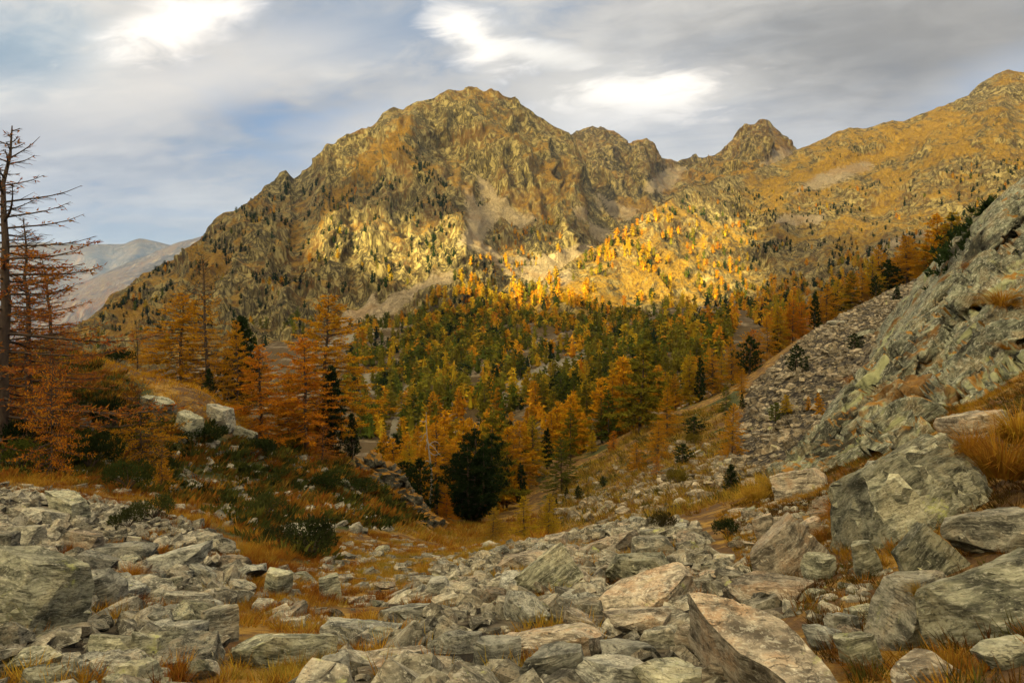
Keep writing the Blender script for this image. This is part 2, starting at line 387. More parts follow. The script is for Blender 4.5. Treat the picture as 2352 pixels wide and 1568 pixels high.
_w = np.linalg.solve(_A, np.r_[_c[:, 2], 0, 0, 0])
def tps(u, Y):
    u = np.asarray(u, float); sh = u.shape; a = u.ravel() / SU; b = np.log(np.asarray(Y, float)).ravel() * SL
    out = np.empty(len(a))
    for s in range(0, len(a), 20000):
        d2 = (a[s:s + 20000, None] - _c[None, :, 0]) ** 2 + (b[s:s + 20000, None] - _c[None, :, 1]) ** 2
        out[s:s + 20000] = _tk(d2) @ _w[:_n] + _w[_n] + _w[_n + 1] * a[s:s + 20000] + _w[_n + 2] * b[s:s + 20000]
    return out.reshape(sh)

SCREE_L = [(-420, 1090), (60, 1118), (190, 1135), (330, 1170), (450, 1205), (540, 1270), (575, 1335), (540, 1400), (520, 1480), (430, 1590), (300, 1800), (-700, 1800), (-700, 1200)]
SCREE_C = [(1000, 1310), (1180, 1250), (1310, 1225), (1480, 1195), (1600, 1205), (1660, 1280), (1760, 1300), (1830, 1360), (1800, 1420), (1960, 1640), (1900, 1900), (760, 1900), (700, 1600), (820, 1460), (890, 1390)]
TALUS = [(1280, 1180), (1420, 1120), (1560, 1090), (1680, 1060), (1700, 960), (1720, 890), (1860, 765), (2000, 690), (2150, 625), (2500, 500), (2700, 700), (2200, 900), (1900, 1050), (1700, 1110), (1500, 1140), (1350, 1170)]
HEATH_L = [(-600, 830), (150, 800), (260, 850), (380, 950), (560, 1010), (760, 1030), (960, 1190), (900, 1215), (740, 1205), (760, 1290), (640, 1290), (520, 1200), (360, 1140), (150, 1110), (-600, 1100)]
STREAM = [(990, 830), (935, 900), (920, 950), (905, 990), (895, 1030)]

def build_ground():
    us = np.concatenate([np.linspace(-900, -60, 36)[:-1], np.linspace(-60, 2420, 410), np.linspace(2420, 3100, 30)[1:]])
    Ys = np.exp(np.concatenate([np.linspace(math.log(1.25), math.log(30), 135)[:-1], np.linspace(math.log(30), math.log(140), 150)[:-1], np.linspace(math.log(140), math.log(760), 95)]))
    U, Y = np.meshgrid(us, Ys)
    V = tps(U, Y)
    p = P(U, V, Y)
    scree = np.maximum.reduce([poly_mask(U, V, SCREE_L, 40) * (Y < 30), poly_mask(U, V, SCREE_C, 40) * (Y < 40), poly_mask(U, V, TALUS, 30) * ((Y > 38) & (Y < 160))])
    valley = np.clip((np.log(Y) - math.log(100)) / 0.35, 0, 1)
    for q in ([(835, 860), (862, 855), (858, 900), (870, 925), (828, 918)], [(1140, 890), (1200, 860), (1240, 840), (1340, 800), (1380, 815), (1330, 860), (1230, 900), (1140, 925)],
              [(770, 768), (880, 748), (890, 765), (800, 790), (740, 795)]):
        scree = np.maximum(scree, poly_mask(U, V, q, 12) * (Y > 140))
    scree = np.maximum(scree, np.clip(1.2 - seg_dist(U, V, STREAM) / 13, 0, 1) * (Y > 140))
    heath = poly_mask(U, V, HEATH_L, 60) * (Y < 62)
    heath = np.maximum(heath, 0.42 * ((U > 1230) & (U < 1700) & (Y > 40) & (Y < 120)))
    q3 = np.stack([p[..., 0], p[..., 1], p[..., 2] * 0 + 3.1], -1)
    amp = np.clip((Y - 1.5) / 6, 0.15, 1)
    dz = 0.10 * fbm(q3 / 1.3, 4) * amp + 0.35 * fbm(q3 / 6.0, 4) * np.clip(Y / 25, 0, 1) + 2.0 * fbm(q3 / 30.0, 4) * np.clip((Y - 45) / 150, 0, 1) + 9 * (ridged(q3 / 110.0, 5) - 0.35) * np.clip((Y - 130) / 300, 0, 1)
    p[..., 2] += dz
    me = mk_mesh('ground', p, grid_faces(*U.shape), mats=[m_ground])
    set_attr(me, 'scree', scree.ravel()); set_attr(me, 'heath', heath.ravel()); set_attr(me, 'valley', valley.ravel())
    tag(link('ground', me), kind='structure')
    return us, Ys, p
G_US, G_YS, G_P = build_ground()
G_V = HOR - G_P[..., 2] / G_P[..., 1] * FPX        # picture row of every ground vertex
G_LY = np.log(G_YS)
def ground_z(x, y):
    """height of the ground under world points"""
    x = np.asarray(x, float); y = np.asarray(y, float)
    u = x / y * FPX + MID
    i = np.clip(np.searchsorted(G_US, u) - 1, 0, len(G_US) - 2); j = np.clip(np.searchsorted(G_LY, np.log(np.maximum(y, 1.3))) - 1, 0, len(G_YS) - 2)
    a = np.clip((u - G_US[i]) / (G_US[i + 1] - G_US[i]), 0, 1); b = np.clip((y - G_YS[j]) / (G_YS[j + 1] - G_YS[j]), 0, 1)
    Z = G_P[..., 2]
    return (Z[j, i] * (1 - a) + Z[j, i + 1] * a) * (1 - b) + (Z[j + 1, i] * (1 - a) + Z[j + 1, i + 1] * a) * b
def ground_hit(u, v, ymin=1.3, ymax=700):
    """first ground point on the sight line through (u, v)"""
    i = int(np.clip(np.searchsorted(G_US, u) - 1, 0, len(G_US) - 2)); a = (u - G_US[i]) / (G_US[i + 1] - G_US[i])
    col = G_V[:, i] * (1 - a) + G_V[:, i + 1] * a
    ok = np.nonzero((col <= v) & (G_YS >= ymin) & (G_YS <= ymax))[0]
    if not len(ok): return None
    j = ok[0]
    if j == 0: Y = G_YS[0]
    else:
        f = (col[j - 1] - v) / (col[j - 1] - col[j] + 1e-9); Y = G_YS[j - 1] + np.clip(f, 0, 1) * (G_YS[j] - G_YS[j - 1])
    return P(u, v, Y)
def ground_normal(x, y):
    e = max(0.08, 0.01 * y)
    zx = (ground_z(x + e, y) - ground_z(x - e, y)) / (2 * e); zy = (ground_z(x, y + e) - ground_z(x, y - e)) / (2 * e)
    return Vector((-zx, -zy, 1)).normalized()

# ------------------------------------------------------------------ mountains: base line to crest line, then down the far side
LAYERS = {}
def layer(name, base, crest, du, nt, mat, pw=1.0, feats=(), amp=1.0, nscale=1.0, screes=(), grass=(), back=0.5, crest_amp=0.5, aniso=None, kind='structure', octv=6, blocky=None, ribs=0.0, fbk=12.0):
    base = np.array(base, float); crest = np.array(crest, float)
    us = np.arange(max(base[0, 0], crest[0, 0]), min(base[-1, 0], crest[-1, 0]) + 1, du)
    bi = [np.interp(us, base[:, 0], base[:, k]) for k in (1, 2)]; ci = [np.interp(us, crest[:, 0], crest[:, k]) for k in (1, 2)]
    nb = max(8, nt // 8)
    t = np.concatenate([np.linspace(0, 1, nt), 1 + np.linspace(0, 1, nb + 1)[1:]])
    T, U = np.meshgrid(t, us, indexing='ij'); tt = np.clip(T, 0, 1); bk = np.clip(T - 1, 0, 1)
    V = bi[0] + (ci[0] - bi[0]) * tt; Y = bi[1] + (ci[1] - bi[1]) * tt ** pw
    for line, A, wd in feats:
        Y = Y - A * np.exp(-(seg_dist(U, V, line) / wd) ** 2) * np.clip((1 - tt) * 6, 0, 1)
    p = P(U, V, Y)
    dr = p[-1 - nb] * 0
    # far side: fall back and down
    zc = (p[nt - 1, :, 2] - p[0, :, 2])
    p[..., 1] += bk * back * np.abs(zc) * 1.6; p[..., 0] += bk * 0
    p[..., 2] -= bk ** 1.2 * back * np.abs(zc)
    gu = np.gradient(p, axis=1); gt = np.gradient(p, axis=0)
    nrm = np.cross(gu, gt); nrm /= np.linalg.norm(nrm, axis=-1)[..., None] + 1e-9
    nrm *= np.sign((nrm * np.array([0, -1, 0.6])).sum(-1))[..., None] + 1e-9
    q = p / nscale
    if aniso is not None: q = q @ aniso
    rd = ridged(q / 170 + 5.2, octv, 0.55) - 0.4
    fb = fbm(q / 60 + 1.7, octv - 1, 0.55)
    fade = 1 - (1 - crest_amp) * np.exp(-((tt - 1) / 0.08) ** 2)
    d = (26 * rd + fbk * fb) * nscale * amp * fade
    sc = np.zeros(U.shape)
    for q_ in screes: sc = np.maximum(sc, poly_mask(U, V, q_, 20))
    gr = np.zeros(U.shape)
    for q_, k in grass: gr = gr + k * poly_mask(U, V, q_, 25)
    rq = np.stack([p[..., 0] / 55 + 0.35 * p[..., 2] / 100, p[..., 1] / 420, p[..., 2] / 300], -1) / (nscale if nscale >= 1 else 1)
    if nscale >= 1: d = d + ribs * (ridged(rq + 0.6 * fbm(q / 90, 3)[..., None] + 2.2, 5, 0.6) - 0.42) * nscale * (1 - (1 - crest_amp) * np.exp(-((tt - 1) / 0.05) ** 2))
    if blocky:
        d = d + (blocky[0] * worley(q / blocky[2] + 0.7, 3) + blocky[1] * worley(q / blocky[3] + 4.1, 9)) * fade
    d *= 1 - 0.85 * sc
    p = p + nrm * d[..., None]
    p[..., 0] += 5 * nscale * amp * fbm(q / 25 + 9, 3) * (1 - sc)
    me = mk_mesh(name, p, grid_faces(*U.shape), mats=[mat])
    set_attr(me, 'scree', sc.ravel()); set_attr(me, 'grass', gr.ravel())
    o = link(name, me)
    if kind: tag(o, kind=kind)
    LAYERS[name] = dict(u=us, p=p, nt=nt, nrm=nrm, o=o)
    return o

crest_main = [(-900, 1250, 760), (-400, 1040, 820), (0, 838, 900), (160, 750, 980), (210, 718, 1000), (260, 682, 1020), (310, 646, 1040), (370, 600, 1060), (400, 588, 1070), (430, 566, 1080), (460, 542, 1090), (500, 498, 1100), (515, 489, 1105), (540, 482, 1110), (575, 460, 1120), (610, 432, 1130), (636, 412, 1135), (645, 396, 1140), (658, 388, 1140), (668, 394, 1140), (676, 403, 1145), (700, 384, 1150), (735, 352, 1160), (745, 338, 1160), (757, 330, 1160), (766, 338, 1165), (790, 318, 1170), (810, 306, 1175), (838, 302, 1180), (862, 278, 1185), (885, 256, 1190), (905, 247, 1195), (925, 251, 1195), (940, 241, 1200), (965, 229, 1205), (1000, 218, 1220), (1030, 211, 1230), (1060, 206, 1240), (1080, 199, 1250), (1098, 199, 1250), (1112, 207, 1250), (1130, 199, 1250), (1148, 202, 1250), (1165, 214, 1255), (1185, 222, 1260), (1215, 243, 1265), (1250, 264, 1275), (1285, 290, 1290), (1312, 312, 1300), (1340, 372, 1280), (1365, 425, 1250), (1385, 472, 1210), (1410, 505, 1150), (1440, 535, 1080), (1500, 575, 1000), (1600, 640, 900)]
base_main = [(-900, 1500, 470), (-400, 1250, 480), (0, 1000, 500), (160, 930, 500), (450, 900, 480), (650, 870, 480), (850, 860, 480), (1000, 830, 500), (1150, 790, 560), (1300, 745, 660), (1430, 690, 780), (1500, 690, 820), (1600, 720, 820)]
SPUR = [(915, 262), (960, 335), (1000, 400), (1055, 470), (1060, 545), (1040, 640)]
feats_main = [(SPUR, 95, 75), ([(1010, 330), (1090, 430), (1130, 500)], -70, 50), ([(1120, 210), (1180, 300), (1250, 400), (1300, 500)], 40, 60),
              ([(700, 395), (760, 520), (810, 640)], 40, 60), ([(800, 460), (805, 560), (815, 680)], -22, 14), ([(560, 470), (600, 600), (640, 720)], 30, 50),
              ([(400, 600), (430, 700), (480, 800)], 25, 50), ([(880, 380), (860, 500), (880, 640)], 35, 45), ([(1340, 420), (1290, 560)], 40, 30)]
screes_main = [[(1065, 430), (1110, 470), (1130, 440), (1180, 475), (1240, 500), (1215, 515), (1150, 505), (1125, 520), (1110, 560), (1180, 590), (1230, 590), (1300, 570), (1380, 560), (1240, 650), (1180, 640), (1130, 600), (1050, 570), (1085, 500)],
               [(1095, 395), (1130, 420), (1150, 460), (1110, 450)], [(1315, 470), (1400, 520), (1420, 545), (1380, 540), (1330, 500)],
               [(880, 690), (960, 640), (1040, 620), (1040, 650), (960, 680), (900, 720), (820, 740), (800, 720)], [(820, 690), (850, 660), (870, 700), (900, 760), (760, 790), (700, 790)],
               [(1370, 440), (1420, 470), (1450, 500), (1410, 500), (1380, 470)]]
grass_main = [([(700, 470), (900, 300), (960, 300), (960, 345), (900, 380), (820, 440), (740, 520), (680, 540)], 0.5), ([(1100, 220), (1180, 260), (1270, 360), (1330, 480), (1280, 470), (1180, 330), (1080, 260)], 0.22),
              ([(1060, 500), (1090, 510), (1130, 600), (1090, 590)], 0.6), ([(150, 760), (420, 570), (620, 440), (600, 560), (420, 700), (200, 800)], 0.25)]
layer('main_mountain', base_main, crest_main, 4.0, 200, m_main, 0.85, feats_main, 0.85, 1.0, screes_main, grass_main, crest_amp=0.35, blocky=(1.2, 1.0, 13, 6.5), ribs=34.0, fbk=7.0)

crest_rear = [(1220, 345, 1800), (1290, 322, 1780), (1312, 308, 1750), (1340, 296, 1750), (1360, 290, 1750), (1372, 296, 1750), (1395, 298, 1750), (1420, 306, 1750), (1436, 318, 1750), (1443, 326, 1750), (1452, 321, 1750), (1462, 316, 1750), (1482, 317, 1750), (1494, 326, 1750), (1502, 338, 1750), (1510, 346, 1760), (1522, 360, 1770), (1540, 367, 1790), (1556, 372, 1800), (1572, 364, 1810), (1584, 358, 1820), (1593, 349, 1830), (1600, 350, 1830), (1606, 359, 1830), (1626, 359, 1850), (1645, 349, 1860), (1665, 338, 1870), (1685, 318, 1880), (1700, 302, 1890), (1715, 288, 1890), (1735, 279, 1900), (1748, 271, 1900), (1756, 270, 1900), (1768, 277, 1900), (1780, 290, 1900), (1793, 297, 1900), (1806, 312, 1900), (1820, 333, 1900), (1832, 348, 1900), (1870, 390, 1900), (1960, 440, 1900)]
base_rear = [(1220, 620, 1050), (1350, 570, 1080), (1450, 530, 1120), (1560, 480, 1250), (1700, 440, 1400), (1960, 460, 1500)]
feats_rear = [([(1360, 295), (1390, 380), (1430, 460)], 70, 26), ([(1470, 320), (1480, 400), (1500, 440)], 60, 20), ([(1750, 275), (1740, 330), (1700, 380)], 60, 30), ([(1560, 380), (1530, 430), (1480, 440)], -60, 30)]
screes_rear = [[(1540, 380), (1580, 385), (1560, 410), (1520, 440), (1470, 438), (1500, 410)], [(1370, 435), (1420, 465), (1470, 480), (1450, 505), (1400, 490)], [(1790, 340), (1830, 350), (1780, 380), (1740, 385)]]
layer('rear_peaks', base_rear, crest_rear, 2.8, 120, m_back, 0.8, feats_rear, 0.8, 1.25, screes_rear, [([(1600, 370), (1700, 345), (1830, 350), (1800, 440), (1600, 440)], 0.35)], crest_amp=0.35, blocky=(1.5, 1.2, 13, 6.5), ribs=28.0, fbk=7.0)

crest_right = [(950, 765, 470), (1000, 742, 520), (1100, 712, 590), (1170, 682, 650), (1235, 648, 700), (1300, 608, 760), (1380, 560, 850), (1440, 525, 930), (1500, 478, 1010), (1545, 448, 1100), (1600, 425, 1200), (1680, 404, 1330), (1760, 384, 1430), (1800, 366, 1470), (1832, 344, 1500), (1880, 322, 1500), (1920, 305, 1500), (1950, 294, 1490), (1985, 296, 1490), (2020, 284, 1480), (2050, 275, 1480), (2075, 276, 1470), (2110, 261, 1470), (2150, 248, 1460), (2190, 232, 1460), (2228, 216, 1450), (2242, 200, 1450), (2270, 180, 1450), (2300, 164, 1450), (2314, 160, 1450), (2330, 164, 1450), (2352, 165, 1450), (2420, 150, 1440), (2600, 70, 1400), (3100, -60, 1300)]
base_right = [(950, 880, 390), (1250, 890, 380), (1500, 890, 360), (1700, 880, 350), (2000, 830, 340), (2350, 760, 350), (2700, 640, 370), (3100, 560, 380)]
feats_right = [([(1950, 300), (1850, 380), (1800, 460), (1760, 560)], 55, 45), ([(1870, 390), (2000, 370), (2060, 330)], -45, 30), ([(2310, 165), (2250, 280), (2140, 420), (2020, 560)], 50, 60), ([(2060, 460), (1960, 560), (1900, 650)], -40, 35), ([(1500, 520), (1430, 600), (1330, 700)], 35, 60), ([(1720, 520), (1740, 640), (1700, 740)], -45, 40)]
screes_right = [[(1880, 400), (1990, 370), (2010, 385), (1900, 425), (1820, 445)], [(1690, 730), (1730, 740), (1740, 780), (1680, 780)], [(1800, 490), (1900, 495), (1880, 515), (1780, 510)], [(2000, 570), (2120, 520), (2130, 535), (2010, 590)], [(1240, 650), (1310, 610), (1320, 640), (1250, 680)]]
grass_right = [([(1950, 300), (2230, 240), (2352, 260), (2352, 340), (1900, 420), (1760, 480), (1700, 450)], 0.22), ([(1260, 740), (1560, 540), (1700, 520), (1690, 680)], 0.2), ([(1700, 640), (2100, 560), (2100, 720), (1700, 780)], -0.1)]
layer('right_ridge', base_right, crest_right, 4.2, 190, m_right, 0.9, feats_right, 0.72, 1.0, screes_right, grass_right, crest_amp=0.35, blocky=(1.2, 0.9, 14, 7), ribs=13.0, fbk=8.0)

layer('far_ridge', [(-1200, 800, 7000), (900, 800, 7000)], [(-1200, 540, 10500), (-300, 560, 10500), (100, 556, 10500), (150, 558, 10500), (215, 560, 10500), (285, 560, 10500), (300, 553, 10500), (318, 547, 10500), (335, 549, 10500), (360, 555, 10500), (385, 562, 10500), (600, 600, 10500), (900, 640, 10500)], 8, 45, m_far, 1.0, [([(318, 550), (290, 600), (260, 660)], 500, 25), ([(200, 560), (230, 640)], 400, 25)], 0.55, 6.0, [], [], crest_amp=0.12)
layer('blue_shoulder', [(-400, 900, 4500), (900, 900, 4500)], [(-400, 760, 6500), (60, 720, 6800), (160, 660, 7000), (220, 636, 7000), (300, 600, 7100), (340, 585, 7100), (385, 566, 7200), (410, 556, 7200), (440, 549, 7200), (600, 500, 7200), (900, 420, 7200)], 8, 45, m_far, 1.0, [([(400, 560), (300, 640), (200, 700)], 300, 40)], 0.5, 5.0, [], [], crest_amp=0.12)
# valley bottoms between the hills, so that no gap opens behind a crest
def plain_sheet():
    n = 60; xs = np.linspace(-26000, 26000, n); ys = np.linspace(250, 30000, n); X, Yg = np.meshgrid(xs, ys)
    Z = -150 - 0.055 * Yg * (X < 4000) - 40 * fbm(np.stack([X / 3000, Yg / 3000, 0 * X], -1), 3)
    me = mk_mesh('valley_floor', np.stack([X, Yg, Z], -1), grid_faces(n, n), mats=[m_far]); set_attr(me, 'scree', np.zeros(n * n)); set_attr(me, 'grass', np.ones(n * n) * 0.4)
    tag(link('valley_floor', me), kind='structure')
plain_sheet()
# ------------------------------------------------------------------ rock
def rock_mat(name, base_a, base_b, stain, lichen=0.5, dark=0.5, world=False, fol=5.0, scale=1.0, rust=0.35, turf=False, crack=0.5, dip=None):
    """foliated schist: bands, rust stains, grey and yellow-green lichen"""
    m, t, b = new_mat(name)
    geo = t.node('ShaderNodeNewGeometry'); p = geo.outputs['Position']
    oi = t.node('ShaderNodeObjectInfo')
    rnd = t.math('FRACT', t.math('ADD', t.math('MULTIPLY', oi.outputs['Random'], 7.13), geo.outputs['Random Per Island']))
    off = t.vmath('SCALE', (13.1, 7.7, 3.9), rnd)
    oc = p if world else t.node('ShaderNodeTexCoord').outputs['Object']
    v = t.vmath('ADD', oc, off)
    if dip is not None: v = t.mapping(v, rot=(0, dip, 0))
    warp = t.noise(v, 1.3 * scale, 3, 0.5, color=True)
    vw = t.vmath('ADD', v, t.vmath('SCALE', t.vmath('SUBTRACT', warp, (0.5, 0.5, 0.5)), 0.35 / scale))
    band = t.noise(t.mapping(vw, scale=(1.0, 1.4, fol)), 2.0 * scale, 7, 0.68)
    blot = t.noise(v, 2.6 * scale, 6, 0.62, 0.4)
    fine = t.noise(p, 22.0 * scale, 5, 0.78)
    grain = t.noise(p, 90.0 * scale, 2, 0.6)
    c = t.mix(t.smooth(t.math('ADD', t.math('MULTIPLY', band, 0.55), t.math('MULTIPLY', blot, 0.45)), 0.40, 0.59), base_a, base_b)
    c = t.mix(t.math('MULTIPLY', t.smooth(blot, 0.48, 0.64), rust), c, stain)
    c = t.mix(t.math('MULTIPLY', t.smooth(t.noise(t.mapping(vw, scale=(1.2, 1.2, fol * 1.6)), 3.5 * scale, 5, 0.7), 0.60, 0.72), 0.75), c, (0.07, 0.062, 0.05))
    c = t.mix(t.math('MULTIPLY', t.smooth(fine, 0.53, 0.66), dark), c, (0.06, 0.055, 0.045))
    c = t.mix(t.math('MULTIPLY', t.smooth(fine, 0.47, 0.34), 0.42), c, (0.60, 0.56, 0.44))
    ln = t.math('ABSOLUTE', t.math('SUBTRACT', t.noise(t.mapping(vw, scale=(0.7, 1.0, fol * 0.8), loc=(3, 1, 2)), 2.6 * scale, 6, 0.6, 0.6), 0.5))
    ln = t.smooth(ln, 0.0, 0.011)
    c = t.mix(t.math('MULTIPLY', t.math('SUBTRACT', 1.0, ln), crack), c, (0.03, 0.026, 0.02))
    sp = t.smooth(t.voro(p, 34.0 * scale), 0.32, 0.20)
    c = t.mix(t.math('MULTIPLY', t.math('MULTIPLY', sp, t.smooth(blot, 0.45, 0.62)), 0.6), c, (0.05, 0.047, 0.04))
    stk = t.noise(t.mapping(vw, scale=(1.0, 1.3, fol * 1.6)), 8.0 * scale, 4, 0.7)
    c = t.mix(t.math('MULTIPLY', t.smooth(stk, 0.54, 0.64), 0.5), c, (0.07, 0.058, 0.042))
    c = t.mix(t.math('MULTIPLY', t.smooth(stk, 0.46, 0.36), 0.4), c, (0.58, 0.53, 0.42))
    lich = t.noise(t.vmath('ADD', v, (5.2, 1.3, 9.7)), 2.1 * scale, 8, 0.66, 0.5)
    wf = t.smooth(t.noise(t.mapping(vw, scale=(1, 1, 1.5)), 5.0 * scale, 7, 0.7, 0.8), 0.30, 0.44)
    c = t.mix(t.math('MULTIPLY', t.math('SUBTRACT', 1.0, wf), 0.35), c, (0.085, 0.075, 0.058))
    lm = t.smooth(t.math('ADD', t.math('MULTIPLY', lich, 1.0), t.math('MULTIPLY', t.math('SUBTRACT', fine, 0.5), 0.35)), 0.60, 0.72)
    s = t.node('ShaderNodeSeparateXYZ'); t.put(s.inputs[0], geo.outputs['Normal'])
    lm = t.math('MULTIPLY', lm, t.math('MULTIPLY', t.smooth(s.outputs[2], -0.2, 0.6), t.smooth(t.math('FRACT', t.math('MULTIPLY', rnd, 3.7)), 0.75 - lichen, 1.0 - lichen * 0.4)))
    c = t.mix(t.math('MULTIPLY', lm, 0.85), c, t.mix(fine, (0.36, 0.36, 0.06), (0.46, 0.47, 0.16)))
    c = t.hsv(c, 0.5, 0.95, t.math('ADD', 0.62, t.math('MULTIPLY', t.math('FRACT', t.math('MULTIPLY', rnd, 11.3)), 0.75)))
    if dip is not None:
        cl = t.noise(t.mapping(vw, scale=(0.22, 0.6, 2.2)), 0.55, 5, 0.6, 0.5)
        c = t.mix(t.math('MULTIPLY', t.smooth(cl, 0.585, 0.64), 0.85), c, (0.022, 0.019, 0.014))
        c = t.mix(t.math('MULTIPLY', t.smooth(cl, 0.43, 0.36), 0.75), c, t.mix(fine, (0.30, 0.30, 0.10), (0.40, 0.40, 0.24)))
        c = t.mix(t.math('MULTIPLY', t.smooth(t.noise(t.mapping(vw, scale=(0.35, 0.7, 1.6), loc=(7, 3, 5)), 0.5, 5, 0.6), 0.575, 0.63), 0.8), c, t.mix(fine, (0.10, 0.045, 0.012), (0.26, 0.12, 0.02)))
    if turf:
        tg = t.math('ADD', s.outputs[2], t.math('MULTIPLY', t.math('SUBTRACT', t.noise(p, 0.9, 6, 0.65), 0.5), 1.3))
        c = t.mix(t.smooth(tg, turf, turf + 0.14), c, t.mix(t.noise(p, 9.0, 4, 0.7), (0.12, 0.05, 0.012), (0.40, 0.20, 0.03)))
    t.put(b.inputs['Base Color'], c); b.inputs['Roughness'].default_value = 0.85
    h = t.math('ADD', t.math('MULTIPLY', band, 0.9), t.math('ADD', t.math('MULTIPLY', blot, 0.6), t.math('ADD', t.math('MULTIPLY', fine, 0.22), t.math('MULTIPLY', grain, 0.06))))
    h = t.math('ADD', h, t.math('ADD', t.math('MULTIPLY', wf, 0.40), t.math('MULTIPLY', ln, 0.35)))
    t.put(b.inputs['Normal'], t.bump(h, 0.8, 0.04 / scale))
    return m
m_rock = rock_mat('schist', (0.062, 0.058, 0.044), (0.40, 0.365, 0.27), (0.23, 0.13, 0.05), rust=0.4)
m_rock_pink = rock_mat('tan_schist', (0.075, 0.058, 0.040), (0.42, 0.34, 0.24), (0.27, 0.135, 0.05), lichen=0.45, rust=0.6)
m_rock_lich = rock_mat('lichen_schist', (0.060, 0.060, 0.038), (0.39, 0.37, 0.25), (0.21, 0.145, 0.05), lichen=0.95)
m_rock_grey = rock_mat('grey_schist', (0.052, 0.052, 0.046), (0.40, 0.385, 0.315), (0.18, 0.125, 0.065), lichen=0.45, rust=0.3)
m_rubble = rock_mat('scree_stone', (0.055, 0.048, 0.036), (0.35, 0.31, 0.225), (0.21, 0.12, 0.05), world=True, fol=1.5, lichen=0.5)
m_talus = rock_mat('talus_stone', (0.075, 0.055, 0.034), (0.33, 0.255, 0.16), (0.22, 0.12, 0.045), world=True, fol=1.2, scale=0.35, lichen=0.4)
m_face = rock_mat('rock_face', (0.032, 0.033, 0.024), (0.245, 0.25, 0.165), (0.16, 0.095, 0.035), world=True, fol=5.0, scale=0.45, lichen=0.95, dark=0.7, turf=0.86, crack=0.7, dip=0.85, rust=0.6)
m_knoll = rock_mat('knoll_rock', (0.04, 0.037, 0.026), (0.22, 0.20, 0.135), (0.17, 0.095, 0.035), world=True, fol=1.6, scale=0.7, lichen=0.8, dark=0.8, turf=0.50)

def rock_bm(seed, dims, planes=9, bevel=0.05, edge=None, rough=0.0, strata=0.0, wedge=0.0):
    rs = random.Random(seed); bm = bmesh.new(); bmesh.ops.create_cube(bm, size=2)
    bm.transform(Matrix.Diagonal((*dims, 1)))
    for k in range(planes + 3):
        a = rs.uniform(0, 2 * math.pi); z = rs.gauss(0, 0.45) if k % 3 else rs.uniform(0.3, 1.6) * rs.choice((1, 1, -1))
        n = Vector((math.cos(a) / dims[0], math.sin(a) / dims[1], z / dims[2] * 0.45)).normalized()
        sup = abs(n.x) * dims[0] + abs(n.y) * dims[1] + abs(n.z) * dims[2]
        co = n * sup * rs.uniform(0.50, 0.82)
        r = bmesh.ops.bisect_plane(bm, geom=bm.verts[:] + bm.edges[:] + bm.faces[:], plane_co=co, plane_no=n, clear_outer=True)
        ce = [e for e in r['geom_cut'] if isinstance(e, bmesh.types.BMEdge)]
        if len(ce) > 2:
            try: bmesh.ops.contextual_create(bm, geom=ce)
            except Exception: pass
    if wedge:
        for v in bm.verts: v.co.z += v.co.x * wedge
    bmesh.ops.remove_doubles(bm, verts=bm.verts, dist=min(dims) * 0.04)
    if bevel:
        bmesh.ops.bevel(bm, geom=bm.edges[:], offset=min(dims) * bevel, segments=1, affect='EDGES', clamp_overlap=True)
    bmesh.ops.triangulate(bm, faces=bm.faces[:])
    if edge:
        for it in range(7):
            le = [e for e in bm.edges if e.calc_length() > edge]
            if not le or len(bm.faces) > 9000: break
            bmesh.ops.subdivide_edges(bm, edges=le, cuts=1)
            bmesh.ops.triangulate(bm, faces=[f for f in bm.faces if len(f.verts) > 3])
    if rough:
        bm.normal_update(); co = np.array([v.co for v in bm.verts]); nn = np.array([v.normal for v in bm.verts]); s = max(dims)
        q = co / s
        d = rough * s * (fbm(q * 2.2 + seed * 3.1, 5, 0.65) * 0.8 + 0.65 * worley(q * np.array([2.5, 2.5, 5]) + seed, seed) + 0.35 * (ridged(q * np.array([3, 3, 9]) + seed, 3) - 0.4))
        co2 = co + nn * d[:, None]
        if strata:
            zz = np.stack([0 * co[:, 0] + seed, co[:, 0] / s * 0.8, co[:, 2] / s * 16], -1)
            st = np.sign(gnoise(zz)) * np.abs(gnoise(zz)) ** 0.5
            side = np.clip(1.2 - np.abs(nn[:, 2]) * 1.4, 0, 1)
            co2[:, :2] += nn[:, :2] * (strata * s * st * side)[:, None]
        for v, c in zip(bm.verts, co2): v.co = c
    bm.normal_update()
    return bm
def rock_mesh(name, seed, dims, mat, angle=28, **kw):
    bm = rock_bm(seed, dims, **kw); me = bpy.data.meshes.new(name); bm.to_mesh(me); bm.free()
    me.polygons.foreach_set('use_smooth', np.ones(len(me.polygons), bool)); me.set_sharp_from_angle(angle=R(angle)); me.materials.append(mat)
    return me

